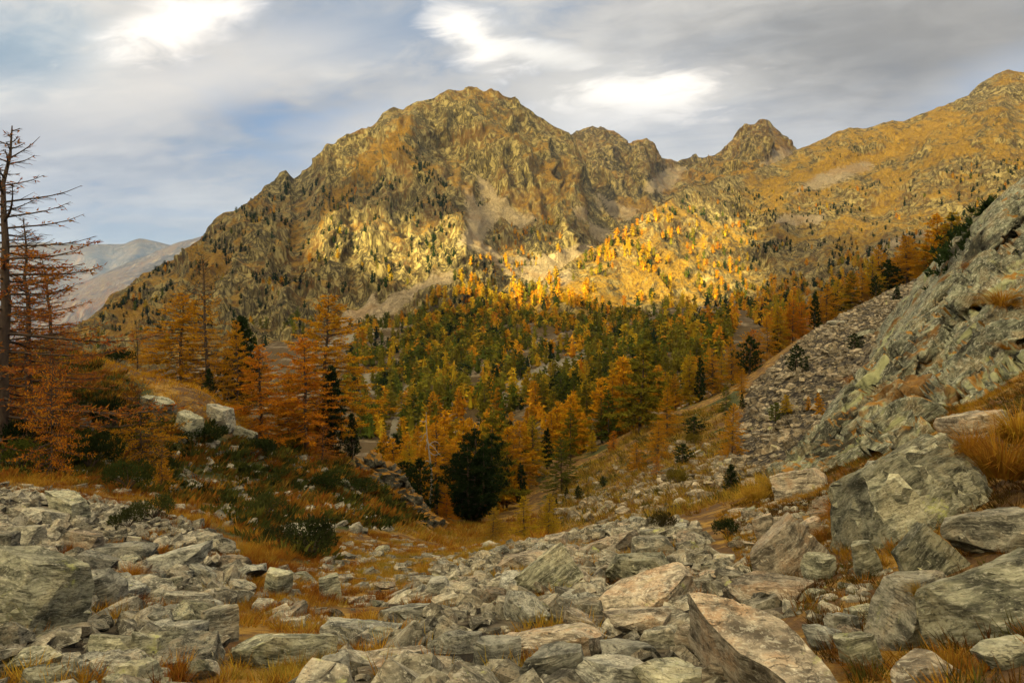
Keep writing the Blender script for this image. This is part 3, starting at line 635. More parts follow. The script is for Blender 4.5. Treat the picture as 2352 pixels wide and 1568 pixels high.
# joined fields of small stones
SHAPES = []
for k in range(14):
    bm = rock_bm(500 + k, (1.0, random.Random(k).uniform(0.6, 0.9), random.Random(k + 50).uniform(0.22, 0.5)), planes=4, bevel=0)
    SHAPES.append((np.array([v.co for v in bm.verts]), np.array([[v.index for v in f.verts] for f in bm.faces]))); bm.free()
SHAPES_LO = []
for k in range(10):
    bm = rock_bm(560 + k, (1.0, random.Random(k).uniform(0.6, 0.9), random.Random(k + 50).uniform(0.22, 0.5)), planes=0, bevel=0)
    SHAPES_LO.append((np.array([v.co for v in bm.verts]), np.array([[v.index for v in f.verts] for f in bm.faces]))); bm.free()
def rot_mats(yaw, tx, ty):
    c, s = np.cos(yaw), np.sin(yaw); o, z = np.ones_like(c), np.zeros_like(c)
    Rz = np.stack([np.stack([c, -s, z], -1), np.stack([s, c, z], -1), np.stack([z, z, o], -1)], 1)
    c, s = np.cos(tx), np.sin(tx); Rx = np.stack([np.stack([o, z, z], -1), np.stack([z, c, -s], -1), np.stack([z, s, c], -1)], 1)
    c, s = np.cos(ty), np.sin(ty); Ry = np.stack([np.stack([c, z, s], -1), np.stack([z, o, z], -1), np.stack([-s, z, c], -1)], 1)
    return Rx @ Ry @ Rz
def scatter_mesh(shapes, pos, rot, scl, pick):
    Vs, Fs, n = [], [], 0
    for k, (V, F) in enumerate(shapes):
        i = np.nonzero(pick == k)[0]
        if not len(i): continue
        W = np.einsum('nij,vj->nvi', rot[i], V) * scl[i][:, None, None] if scl.ndim == 1 else np.einsum('nij,nvj->nvi', rot[i], V[None] * scl[i][:, None, :])
        W = W + pos[i][:, None, :]
        Fs.append((F[None] + (n + np.arange(len(i)) * len(V))[:, None, None]).reshape(-1, F.shape[1])); Vs.append(W.reshape(-1, 3)); n += len(i) * len(V)
    return np.vstack(Vs), np.vstack(Fs)
def world_scatter(rs, n, xr, yr, poly, extra=None, ymax=1e9):
    """n random ground points inside a patch of hillside"""
    out = []; tot = 0; tries = 0
    while tot < n and tries < 60:
        tries += 1
        x = rs.uniform(*xr, n * 2); y = rs.uniform(*yr, n * 2); z = ground_z(x, y)
        u = x / y * FPX + MID; v = HOR - z / y * FPX
        k = in_poly(u, v, poly)
        if extra is not None: k &= extra(x, y, u, v)
        out.append(np.stack([x, y, z], -1)[k]); tot += k.sum()
    return np.vstack(out)[:n]

# ------------------------------------------------------------------ bedrock standing out of the slopes
def near_rock(name, base, crest, du, nt, mat, amp, nscale, ang, kind=None, **kw):
    c, s = math.cos(ang), math.sin(ang)
    # noise drawn out along the dip of the foliation (in the x-z plane)
    Rm = np.array([[c, 0, -s], [0, 1, 0], [s, 0, c]]); S = np.diag([0.22, 0.7, 2.2])
    o = layer(name, base, crest, du, nt, mat, amp=amp, nscale=nscale, aniso=Rm @ S, kind='structure', octv=7, blocky=(0.30 * amp / 0.55, 0.12 * amp / 0.55, 14.0, 5.0), **kw)
    return o
near_rock('rock_face', [(1770, 1140, 27), (1800, 1130, 26), (1900, 1115, 23.5), (2000, 1090, 21), (2100, 1060, 18.5), (2200, 1090, 16.5), (2352, 1075, 14.5), (2700, 1040, 12)],
          [(1770, 1110, 28), (1800, 1078, 29), (1850, 1020, 30.5), (1900, 962, 32), (1950, 900, 33), (2000, 842, 34), (2050, 792, 35), (2085, 752, 36), (2130, 690, 37), (2160, 640, 38), (2205, 600, 38), (2225, 560, 38), (2250, 528, 38), (2275, 478, 38), (2310, 440, 38), (2352, 412, 38), (2450, 330, 38), (2700, 180, 38)],
          3.9, 200, m_face, 1.0, 0.055, 0.80, crest_amp=0.25, back=0.8, feats=[([(1900, 1010), (2100, 850), (2300, 640)], 0.9, 22), ([(1990, 1010), (2140, 900), (2352, 700)], -2.4, 9), ([(1870, 1060), (2000, 930), (2120, 800)], -1.6, 7), ([(2080, 880), (2200, 760), (2352, 600)], -2.0, 8), ([(2060, 1000), (2200, 880), (2352, 760)], 0.9, 25), ([(2150, 700), (2230, 640), (2352, 520)], -1.8, 9), ([(2120, 990), (2250, 900), (2352, 850)], -1.8, 9)])
near_rock('rib_outcrop', [(800, 1120, 44), (850, 1160, 44), (900, 1200, 44), (960, 1212, 46), (1020, 1222, 48)],
          [(800, 1085, 46), (835, 1062, 46.5), (870, 1050, 47), (905, 1078, 47.5), (935, 1108, 48), (965, 1145, 48.5), (990, 1178, 49), (1020, 1212, 49.5)],
          2.4, 70, m_knoll, 0.9, 0.05, -0.6, crest_amp=0.8, back=0.9, feats=[([(860, 1080), (900, 1180)], -1.2, 9), ([(920, 1110), (950, 1190)], -1.0, 8)])

# ------------------------------------------------------------------ single rocks read off the picture: left, right, top, bottom, kind, material, look
L_, P_, Y_, G_ = m_rock, m_rock_pink, m_rock_lich, m_rock_grey
ROCKS = [
 (-70, 162, 1272, 1490, 'block', Y_, 'huge square lichen-spotted boulder cut by the left edge of the picture'),
 (-30, 48, 1222, 1292, 'block', L_, 'grey boulder just behind the huge boulder at the left edge'),
 (160, 278, 1312, 1408, 'block', G_, 'pale angular block leaning against the right side of the huge left boulder'),
 (290, 396, 1328, 1368, 'wedge', L_, 'thin wedge-shaped slab below the orange tussock in the left scree'),
 (378, 482, 1350, 1402, 'slab', L_, 'rounded flat slab right of the thin wedge in the left scree'),
 (232, 366, 1240, 1292, 'slab', G_, 'layered dark-edged slab with split plates above the orange tussock'),
 (148, 234, 1218, 1282, 'slab', P_, 'reddish brown slab tilted to the right in the left scree'),
 (112, 206, 1138, 1202, 'wedge', Y_, 'broad pale boulder at the top edge of the left scree'),
 (60, 150, 1163, 1202, 'slab', L_, 'long pale slab lying left below the broad pale boulder'),
 (22, 98, 1206, 1268, 'slab', L_, 'hollow-undercut slab near the left edge above the huge boulder'),
 (340, 462, 1258, 1320, 'wedge', G_, 'pale ridge-backed rock pair right of the orange tussock'),
 (494, 572, 1270, 1314, 'dome', P_, 'pale humped rock at the right edge of the left scree'),
 (606, 670, 1312, 1380, 'tall', Y_, 'squarish upright pale block standing in the rust-coloured grass'),
 (738, 790, 1324, 1390, 'tall', Y_, 'pointed lichen boulder in the grass right of the upright block'),
 (552, 756, 1440, 1552, 'bigslab', Y_, 'large cracked pale slab with a tussock at the bottom left of centre'),
 (640, 754, 1198, 1250, 'dome', L_, 'whitish boulder rising behind the dark juniper on the left slope'),
 (372, 470, 1426, 1494, 'block', G_, 'grey block with a shadowed underside in the lower left scree'),
 (214, 326, 1450, 1528, 'slab', Y_, 'broad lichen-green slab in the lower left scree'),
 (468, 542, 1400, 1488, 'block', L_, 'tall rough block at the inner edge of the lower left scree'),
 (304, 362, 1462, 1530, 'wedge', Y_, 'yellow-green wedge right of the broad lichen slab'),
 (26, 122, 1482, 1552, 'slab', Y_, 'flat olive slab below the huge left boulder'),
 (66, 168, 1516, 1584, 'slab', Y_, 'pale slab cut by the bottom edge at lower left'),
 (280, 360, 1514, 1590, 'slab', Y_, 'slab with a small stone on it at the bottom left'),
 (362, 432, 1386, 1432, 'slab', L_, 'smooth low slab above the grey block in the lower left scree'),
 (78, 196, 1438, 1482, 'slab', L_, 'long stacked plates under the right foot of the huge boulder'),
 (300, 372, 1402, 1430, 'slab', G_, 'small bright slab in the rubble left of the smooth low slab'),
 (1196, 1322, 1278, 1368, 'lean', Y_, 'yellow-lichened slab leaning left at the centre of the scree'),
 (1406, 1562, 1262, 1346, 'bigslab', Y_, 'big dark-edged slab with a lichen patch beside the path'),
 (1546, 1592, 1304, 1356, 'tall', P_, 'upright tan block at the left side of the flagstone path'),
 (1446, 1556, 1226, 1288, 'block', L_, 'brown-shadowed block behind the big lichen slab'),
 (1342, 1454, 1232, 1272, 'slab', P_, 'pinkish slab left of the brown-shadowed block'),
 (1242, 1304, 1226, 1264, 'block', P_, 'pale cube-like rock at the top of the centre scree'),
 (1408, 1492, 1336, 1388, 'dome', Y_, 'rounded yellow-lichened rock below the big lichen slab'),
 (1142, 1254, 1264, 1328, 'slab', P_, 'flat-topped tan slab at the top left of the centre scree'),
 (1380, 1600, 1352, 1400, 'bigslab', P_, 'long rust-streaked slab running up to the great dark-sided slab'),
 (1378, 1538, 1390, 1460, 'slab', P_, 'flat tan slab with rust marks in the middle of the scree'),
 (1166, 1384, 1424, 1524, 'bigslab', P_, 'large brown flat slab in the lower centre of the scree'),
 (1202, 1338, 1486, 1592, 'tall', G_, 'grey pointed rock cut by the bottom edge at the centre'),
 (1378, 1512, 1464, 1524, 'slab', G_, 'dark-edged boat-shaped slab in the lower centre'),
 (1322, 1474, 1498, 1590, 'block', G_, 'grey mossy block at the bottom right of the grey pointed rock'),
 (1298, 1388, 1406, 1454, 'wedge', P_, 'small tan wedge above the large brown slab'),
 (1478, 1562, 1436, 1494, 'block', L_, 'dark block wedged beneath the flat tan slab'),
 (1556, 1626, 1440, 1526, 'tall', P_, 'upright striped block left of the great dark-sided slab'),
 (1626, 1766, 1504, 1600, 'block', P_, 'pinkish angular block at the bottom edge below the great slab'),
 (1466, 1646, 1524, 1592, 'slab', Y_, 'bright moss-topped rock at the bottom edge'),
 (970, 1038, 1328, 1388, 'dome', G_, 'dark banded rock at the upper left edge of the centre scree'),
 (880, 1004, 1380, 1438, 'slab', G_, 'grey double slab at the left edge of the centre scree'),
 (750, 900, 1416, 1490, 'bigslab', G_, 'long bluish slab right of the large cracked pale slab'),
 (850, 944, 1436, 1490, 'dome', Y_, 'rounded lichen rock on the long bluish slab'),
 (828, 1008, 1492, 1552, 'slab', P_, 'long layered plank-like slab at the bottom left of the centre scree'),
 (738, 802, 1510, 1590, 'tall', G_, 'thin upright grey wedge at the bottom edge'),
 (984, 1088, 1510, 1564, 'block', L_, 'squat tan block on the bottom row of the centre scree'),
 (1080, 1192, 1460, 1544, 'block', G_, 'dark grey block with a rough left side beside the large brown slab'),
 (1786, 1892, 1078, 1150, 'cube', P_, 'cracked square boulder at the foot of the rock face'),
 (1900, 2276, 1020, 1300, 'huge', Y_, 'huge layered pale boulder sloping down on the right'),
 (2180, 2420, 1156, 1280, 'dome', L_, 'smooth brown-grey boulder at the right edge below the tall grass'),
 (2140, 2460, 1276, 1486, 'bigslab', Y_, 'great square-edged mossy slab at the lower right edge'),
 (1996, 2196, 1318, 1490, 'block', L_, 'dark-faced boulder under the great mossy slab'),
 (2058, 2186, 1238, 1350, 'lean', Y_, 'lichen-yellow leaning slab above the dark-faced boulder'),
 (1842, 1922, 1272, 1346, 'dome', Y_, 'rounded grey-green boulder in the grass right of the path'),
 (1964, 2022, 1250, 1336, 'tall', Y_, 'thin upright stone standing in the grass on the right'),
 (1728, 1882, 1226, 1346, 'lean', P_, 'long pale rock sloping down to the flagstone path'),
 (1678, 1864, 1334, 1390, 'slab', P_, 'long low pale slab edging the right side of the path'),
 (2038, 2194, 1496, 1592, 'dome', P_, 'smooth pink-brown boulder at the bottom edge on the right'),
 (1936, 2016, 1460, 1550, 'tall', Y_, 'lichen-streaked stone in orange grass right of the great slab'),
 (2246, 2400, 1466, 1540, 'slab', Y_, 'rounded slab under the great mossy slab'),
 (1852, 1930, 1440, 1496, 'wedge', G_, 'grey wedge right of the great dark-sided slab'),
 (1900, 1980, 1406, 1462, 'wedge', G_, 'tilted grey stone above the grey wedge in the right grass'),
 (2166, 2310, 948, 1036, 'dome', P_, 'pale rounded boulder half hidden by long grass on the right'),
 (2002, 2076, 1060, 1110, 'wedge', G_, 'pale splintered blade of rock above the huge layered boulder'),
 (1734, 1780, 1188, 1248, 'tall', P_, 'pale upright rock beside the dead branch'),
 (1768, 1818, 1188, 1238, 'cube', P_, 'split pale block right of the dead branch'),
 (1758, 1848, 1212, 1264, 'wedge', P_, 'narrow pale rib of rock above the long sloping rock'),
 (1842, 1890, 1194, 1240, 'wedge', P_, 'pale rock capped with grass right of the split block'),
 (396, 466, 952, 1002, 'dome', Y_, 'rounded boulder at the foot of the knoll outcrop'),
 (470, 540, 935, 984, 'dome', L_, 'rounded end of the rock nose on the grassy knoll'),
 (330, 400, 915, 952, 'slab', Y_, 'low ledge under the knoll crest'),
 (528, 596, 985, 1026, 'dome', Y_, 'low boulder under the orange larches on the left slope'),
 (182, 214, 962, 996, 'dome', P_, 'two-lobed pale rock among the dark heath on the left slope'),
]
def view_rock(u0, u1, v0, v1, kind, mat, label, seed):
    uc = (u0 + u1) / 2; hp = v1 - v0
    near = 0.30 if kind in ('tall', 'lean', 'cube', 'block', 'wedge') else 0.45
    g = ground_hit(min(uc, 2700), min(v1 - near * hp * 0.6, 1990))
    if kind == 'huge': g = P(uc, 1230, 9.6)
    Y = g[1]; W = (u1 - u0) / FPX * Y; Hh = hp / FPX * Y
    pitch = math.atan2(v1 - HOR, FPX); sp, cp = math.sin(pitch), math.cos(pitch)
    dep = {'block': 0.75, 'slab': 0.85, 'bigslab': 0.75, 'wedge': 0.7, 'tall': 0.7, 'lean': 0.55, 'dome': 0.8, 'cube': 0.8, 'huge': 0.8}[kind] * W
    th = max((Hh - dep * sp * 0.9) / cp, 0.22 * W, Hh * 0.45)
    if kind == 'huge': th *= 0.9
    dims = (W * 0.54, dep * 0.54, th * 0.62)
    kw = dict(planes=8, bevel=0.022, edge=max(W, Hh) / 13, rough=0.035, strata=0.012)
    if kind == 'dome': kw.update(planes=15, bevel=0.05, rough=0.04, strata=0.006)
    if kind in ('slab', 'bigslab', 'huge'): kw.update(planes=7, strata=0.02)
    if kind in ('bigslab', 'huge'): kw.update(edge=W / 18)
    if kind == 'huge': kw.update(planes=14, rough=0.05, strata=0.04, bevel=0.025)
    if kind == 'wedge': kw.update(wedge=random.Random(seed).choice((-0.25, 0.25)))
    if kind == 'cube': kw.update(planes=4)
    me = rock_mesh('rock', seed, dims, mat, **kw)
    rs = random.Random(seed * 7 + 1); n = ground_normal(g[0], g[1])
    tilt = {'slab': 1.0, 'bigslab': 1.0, 'huge': 1.2}.get(kind, 0.55)
    up = (Vector((0, 0, 1)) * (1.2 - tilt) + n * tilt).normalized()
    q = up.to_track_quat('Z', 'Y').to_euler()
    e = Matrix.Rotation(rs.uniform(-0.16, 0.16), 3, 'Y') @ Matrix.Rotation(rs.uniform(-0.14, 0.14), 3, 'X')
    if kind == 'lean': e = Matrix.Rotation(-0.55, 3, 'Y') @ e
    base = Vector((0, 0, 1)).rotation_difference(up).to_matrix()
    rot = (base @ e @ Matrix.Rotation(rs.uniform(-0.5, 0.5), 3, 'Z')).to_euler()
    zc = (HOR - (v0 + v1) / 2) / FPX * Y
    o = link('boulder' if W > 0.9 else 'rock', me, loc=(g[0], Y, min(zc, ground_z(g[0], Y) + dims[2] * 0.9)), rot=rot)
    tag(o, label, 'boulder' if W > 0.9 else 'rock', 'rocks that stand out in the foreground'); return o
for i, r in enumerate(ROCKS): view_rock(*r, seed=i + 3)

def great_slab():
    """the big slab at the bottom right of centre: a thick plate dipping to the right, its broken left side in shadow"""
    top = [(1583, 1362), (1630, 1366), (1700, 1384), (1790, 1420), (1825, 1450), (1850, 1478), (1905, 1540), (1950, 1610), (1870, 1640), (1800, 1560), (1760, 1530), (1700, 1500), (1660, 1462), (1625, 1425)]
    low = 0.34
    base = 4.6
    pts = []
    for u, v in top:
        Y = 4.9 - (v - 1362) / 240 * 1.05; pts.append(P(u, v, Y))
    pts = np.array(pts); n = len(pts)
    d = np.array([0.04, 0.14, -0.42])
    V = [*pts, *(pts + d)]
    bm = bmesh.new(); vs = [bm.verts.new(v) for v in V]
    bm.faces.new(vs[:n]); bm.faces.new(vs[n:][::-1])
    for i in range(n): bm.faces.new((vs[i], vs[n + i], vs[n + (i + 1) % n], vs[(i + 1) % n]))
    bmesh.ops.recalc_face_normals(bm, faces=bm.faces[:])
    bmesh.ops.triangulate(bm, faces=bm.faces[:])
    for it in range(6):
        le = [e for e in bm.edges if e.calc_length() > 0.045]
        if not le: break
        bmesh.ops.subdivide_edges(bm, edges=le, cuts=1); bmesh.ops.triangulate(bm, faces=[f for f in bm.faces if len(f.verts) > 3])
    bm.normal_update(); co = np.array([v.co for v in bm.verts]); nn = np.array([v.normal for v in bm.verts])
    q = co @ np.array([[0.7, 0, 0.7], [0, 1, 0], [-0.7, 0, 0.7]]).T * np.array([1, 1.6, 5])
    dd = 0.028 * fbm(q * 2.0, 5) + 0.012 * ridged(q * 4, 4)
    c0 = pts.mean(0); co2 = co + nn * dd[:, None] - c0
    for v, c in zip(bm.verts, co2): v.co = c
    me = bpy.data.meshes.new('boulder'); bm.to_mesh(me); bm.free(); me.polygons.foreach_set('use_smooth', np.ones(len(me.polygons), bool)); me.set_sharp_from_angle(angle=R(32)); me.materials.append(m_rock_pink)
    tag(link('boulder', me, loc=c0), 'great tilted slab with a dark broken left side at the bottom right', 'boulder', 'rocks that stand out in the foreground')
great_slab()

# ------------------------------------------------------------------ middling rocks: one object each
MIDR = [rock_mesh('rock', 900 + k, (1.0, random.Random(k).uniform(0.6, 0.85), random.Random(k + 9).uniform(0.17, 0.42)), (m_rock, m_rock_pink, m_rock_lich, m_rock_grey)[k % 4], planes=8, bevel=0.04, edge=0.24, rough=0.05, strata=0.015) for k in range(20)]
def free_of_heroes(u, v):
    k = np.ones(np.shape(u), bool)
    for r in ROCKS: k &= ~((u > r[0] + 6) & (u < r[1] - 6) & (v > r[2] + 4) & (v < r[3] - 8))
    k &= ~in_poly(u, v, [(1568, 1352), (1720, 1385), (1855, 1470), (1970, 1640), (1630, 1640), (1585, 1480)])
    return k
ROCK_REFS = [((r[0] + r[1]) / 2, (r[2] + r[3]) / 2, short_name(r[6])) for r in ROCKS] + [(1760, 1480, 'great tilted slab'), (1828, 830, 'lone dark pine'), (1722, 850, 'large dark pine'), (2004, 670, 'tall ochre larch'), (1880, 930, 'orange young larch')]
def mid_rocks(seed, n, xr, yr, poly, smin, smax, label, group, mats=None, bury=0.25, sizepow=2.2):
    rs = np.random.RandomState(seed)
    pts = world_scatter(rs, n, xr, yr, poly, lambda x, y, u, v: free_of_heroes(u, v) & (u > -60) & (u < 2410) & (v < 1600))
    for p in pts:
        s = smin + (smax - smin) * rs.rand() ** sizepow; k = rs.randint(len(MIDR))
        if mats is not None: k = mats[rs.randint(len(mats))]
        nv = ground_normal(p[0], p[1]); up = (nv + Vector((0, 0, 0.6)) + Vector(rs.normal(0, 0.34, 3))).normalized()
        rot = (Vector((0, 0, 1)).rotation_difference(up).to_matrix() @ Matrix.Rotation(rs.uniform(0, 6.3), 3, 'Z')).to_euler()
        o = link('rock', MIDR[k], loc=(p[0], p[1], p[2] + s * (0.50 - bury)), rot=rot, scale=(s, s * rs.uniform(0.8, 1.1), s * rs.uniform(0.8, 1.4)))
        tag(o, label, 'rock', group)
        PEND.append((o, p[0] / p[1] * FPX + MID, HOR - p[2] / p[1] * FPX, ('small ' if s < smin + 0.08 * (smax - smin) else ('large ' if s > smin + 0.5 * (smax - smin) else '')) + ('grey', 'tan', 'lichen-green', 'dark grey')[k % 4] + (' block' if 'talus' in label else ' rock'), ROCK_REFS, ''))
ALL4 = None
mid_rocks(11, 60, (-8, -0.5), (5, 19), SCREE_L, 0.14, 0.42, 'angular grey schist rock among the loose rubble of the left scree', 'rocks of the left scree', [0, 2, 3, 4, 6, 7, 8, 10, 11, 12, 14, 15, 16, 18, 19])
mid_rocks(12, 82, (-2.2, 7), (4.6, 30), SCREE_C, 0.14, 0.44, 'angular tan schist rock among the loose rubble of the centre scree', 'rocks of the centre scree', [0, 1, 3, 4, 5, 7, 8, 9, 11, 12, 13, 15, 17])
MEADOW = [(620, 1310), (760, 1270), (800, 1230), (1000, 1235), (1130, 1255), (1180, 1250), (1000, 1310), (890, 1390), (820, 1450), (640, 1440), (560, 1400)]
mid_rocks(13, 30, (-8, 1.5), (8, 30), MEADOW, 0.09, 0.32, 'small pale stone lying in the orange meadow grass', 'stones in the meadow', [1, 2, 5, 6, 9, 13])
RIGHTB = [(1660, 1190), (1800, 1120), (1950, 1130), (1960, 1250), (2100, 1330), (2000, 1440), (1960, 1568), (1900, 1480), (1800, 1400), (1700, 1260)]
mid_rocks(14, 26, (1.2, 12), (4, 28), RIGHTB, 0.08, 0.30, 'pale stone in the grass of the right bank', 'stones of the right bank', [1, 2, 5, 9, 13, 17])
SLOPEL = [(100, 1110), (400, 1000), (760, 1060), (900, 1220), (760, 1230), (560, 1230), (380, 1160)]
mid_rocks(15, 16, (-30, -3), (14, 46), SLOPEL, 0.12, 0.50, 'pale stone showing through the heath of the left slope', 'stones of the left slope', [2, 6, 10, 14, 1])
TAL_SEE = [(1500, 1090), (1680, 1060), (1720, 900), (1860, 775), (2000, 700), (2140, 640), (2060, 780), (1950, 900), (1840, 1010), (1700, 1100), (1560, 1130)]
mid_rocks(16, 14, (12, 80), (52, 140), TAL_SEE, 0.5, 1.6, 'larger block lying on the talus slope right of the larches', 'blocks on the talus slope', [0, 2, 4, 8], sizepow=2.0)
# flagstones of the path
def flagstones():
    rs = np.random.RandomState(5); k = 0
    rows = ('topmost', 'second', 'third', 'fourth', 'fifth', 'sixth', 'lowest')
    for a, v in enumerate(np.arange(1306, 1362, 8.5)):
        for b_, u in enumerate(np.arange(1598, 1700, 26)):
            uu, vv = u + rs.uniform(-9, 9), v + rs.uniform(-3, 3)
            g = ground_hit(uu, vv); s = 26 / FPX * g[1] * 0.62
            n = ground_normal(g[0], g[1]); rot = (Vector((0, 0, 1)).rotation_difference(n).to_matrix() @ Matrix.Rotation(rs.uniform(-0.5, 0.5), 3, 'Z')).to_euler()
            o = link('flagstone', MIDR[(1, 5, 9, 13)[rs.randint(4)]], loc=(g[0], g[1], g[2] + 0.01), rot=rot, scale=(s * rs.uniform(0.9, 1.3), s * rs.uniform(0.8, 1.2), s * 0.35))
            tag(o, f'flat tan flagstone, {("first", "second", "third", "fourth")[b_]} from left in the {rows[min(a, 6)]} row of the footpath', 'flagstone', 'flagstones of the footpath'); k += 1
flagstones()

def rubble(name, seed, n, xr, yr, poly, smin, smax, mat, pw=2.5, lift=0.1, tilt=0.35, extra=None, shapes=None):
    shapes = shapes or SHAPES
    rs = np.random.RandomState(seed); p = world_scatter(rs, n, xr, yr, poly, extra); n = len(p)
    s = smin + (smax - smin) * rs.rand(n) ** pw; p[:, 2] += s * lift
    sc = np.stack([s, s * rs.uniform(0.75, 1.1, n), s * rs.uniform(0.7, 1.3, n)], -1)
    V, F = scatter_mesh(shapes, p, rot_mats(rs.uniform(0, 6.3, n), rs.normal(-0.1, tilt, n), rs.normal(0, tilt, n)), sc, rs.randint(0, len(shapes), n))
    return tag(link(name, mk_mesh(name, V, [F], smooth=False, mats=[mat])), kind='stuff')
rubble('left_scree_rubble', 21, 2700, (-19, -0.5), (3.5, 26), SCREE_L, 0.045, 0.25, m_rubble, 2.2, 0.10, 0.42, lambda x, y, u, v: free_of_heroes(u, v))
rubble('centre_scree_rubble', 22, 3000, (-3, 9), (3, 34), SCREE_C, 0.04, 0.25, m_rubble, 2.2, 0.10, 0.42, lambda x, y, u, v: free_of_heroes(u, v))
rubble('meadow_pebbles', 23, 900, (-9, 2), (6, 30), MEADOW, 0.03, 0.22, m_rubble, 3.0, -0.05, 0.2, shapes=SHAPES_LO)
rubble('bank_pebbles', 24, 900, (0.8, 13), (3, 28), RIGHTB, 0.02, 0.12, m_rubble, 2.5, 0.0, 0.3, lambda x, y, u, v: free_of_heroes(u, v))
rubble('slope_pebbles', 25, 500, (-30, -2), (12, 46), SLOPEL, 0.06, 0.36, m_rubble, 2.5, 0.0, 0.3, shapes=SHAPES_LO)
rubble('mid_slope_stones', 27, 700, (1, 30), (34, 95), [(1250, 1200), (1300, 1120), (1450, 1040), (1580, 1010), (1700, 1050), (1790, 1080), (1760, 1150), (1560, 1190), (1400, 1200)], 0.08, 0.7, m_talus, 2.8, 0.0, 0.3)
rubble('talus_rubble', 26, 9500, (4, 95), (42, 150), TALUS, 0.11, 0.60, m_talus, 2.8, 0.05, 0.35, shapes=SHAPES_LO)
# ------------------------------------------------------------------ trees
def leaf_mat(name, vary=0.35, trans=0.35, attr=False, noise_sc=0.7):
    m = bpy.data.materials.new(name); m.use_nodes = True; t = NT(m.node_tree); t.n.remove(t.n['Principled BSDF'])
    geo = t.node('ShaderNodeNewGeometry'); oi = t.node('ShaderNodeObjectInfo')
    c = t.attr('tint', 'Color') if attr else oi.outputs['Color']
    isl = geo.outputs['Random Per Island']
    n = t.noise(geo.outputs['Position'], noise_sc, 3, 0.6)
    val = t.math('ADD', 1.0 - vary, t.math('ADD', t.math('MULTIPLY', isl, vary * 1.1), t.math('MULTIPLY', n, vary * 0.9)))
    hue = t.math('ADD', 0.485, t.math('MULTIPLY', t.math('SUBTRACT', t.math('ADD', isl, n), 0.5), 0.035))
    c = t.hsv(c, hue, 1.0, val)
    d = t.node('ShaderNodeBsdfDiffuse'); t.put(d.inputs[0], c); tr = t.node('ShaderNodeBsdfTranslucent'); t.put(tr.inputs[0], c)
    mx = t.node('ShaderNodeMixShader'); mx.inputs[0].default_value = trans; t.l.new(d.outputs[0], mx.inputs[1]); t.l.new(tr.outputs[0], mx.inputs[2])
    t.l.new(mx.outputs[0], t.n['Material Output'].inputs['Surface']); return m
m_leaf = leaf_mat('needles'); m_forest = leaf_mat('forest_needles', attr=True, noise_sc=0.05, trans=0.3)
def bark_mat(name, a, b_):
    m, t, b = new_mat(name); oc = t.node('ShaderNodeTexCoord').outputs['Object']
    n = t.noise(t.mapping(oc, scale=(6, 6, 1.2)), 3, 6, 0.7)
    t.put(b.inputs['Base Color'], t.mix(n, a, b_)); t.put(b.inputs['Normal'], t.bump(n, 0.8, 0.05)); return m
m_bark = bark_mat('bark', (0.035, 0.024, 0.018), (0.13, 0.085, 0.055)); m_dead = bark_mat('weathered_wood', (0.22, 0.19, 0.15), (0.50, 0.45, 0.38))

class TB:
    def __init__(s): s.V = []; s.Q = []; s.T = []; s.n = 0
    def tube(s, pts, rad, sides=5):
        pts = np.asarray(pts, float); k = len(pts); tg = np.gradient(pts, axis=0); tg /= np.linalg.norm(tg, axis=1)[:, None] + 1e-9
        ref = np.where(np.abs(tg[:, 2:3]) > 0.9, np.array([[1., 0, 0]]), np.array([[0, 0, 1.]]))
        a = np.cross(tg, ref); a /= np.linalg.norm(a, axis=1)[:, None] + 1e-9; b = np.cross(tg, a)
        th = np.arange(sides) / sides * 2 * np.pi
        ring = pts[:, None, :] + (a[:, None, :] * np.cos(th)[None, :, None] + b[:, None, :] * np.sin(th)[None, :, None]) * np.asarray(rad)[:, None, None]
        s.V.append(ring.reshape(-1, 3))
        i = (np.arange(k - 1)[:, None] * sides + np.arange(sides)[None, :]); j = (np.arange(k - 1)[:, None] * sides + (np.arange(sides)[None, :] + 1) % sides)
        s.Q.append(s.n + np.stack([i, j, j + sides, i + sides], -1).reshape(-1, 4)); s.n += k * sides
    def leaves(s, c, d, ln, wd, rs):
        c = np.asarray(c, float); d = np.asarray(d, float); d = d / (np.linalg.norm(d, axis=1)[:, None] + 1e-9)
        r = rs.normal(size=c.shape); wv = np.cross(d, r); wv /= np.linalg.norm(wv, axis=1)[:, None] + 1e-9
        ln = np.broadcast_to(ln, len(c))[:, None]; wd = np.broadcast_to(wd, len(c))[:, None]
        v = np.stack([c - wv * wd / 2, c + wv * wd / 2, c + d * ln], 1).reshape(-1, 3)
        s.V.append(v); s.T.append(s.n + np.arange(len(c) * 3).reshape(-1, 3)); s.n += len(v)
    def mesh(s, name, mat, smooth=True):
        fs = ([np.vstack(s.Q)] if s.Q else []) + ([np.vstack(s.T)] if s.T else [])
        return mk_mesh(name, np.vstack(s.V), fs, smooth, [mat])

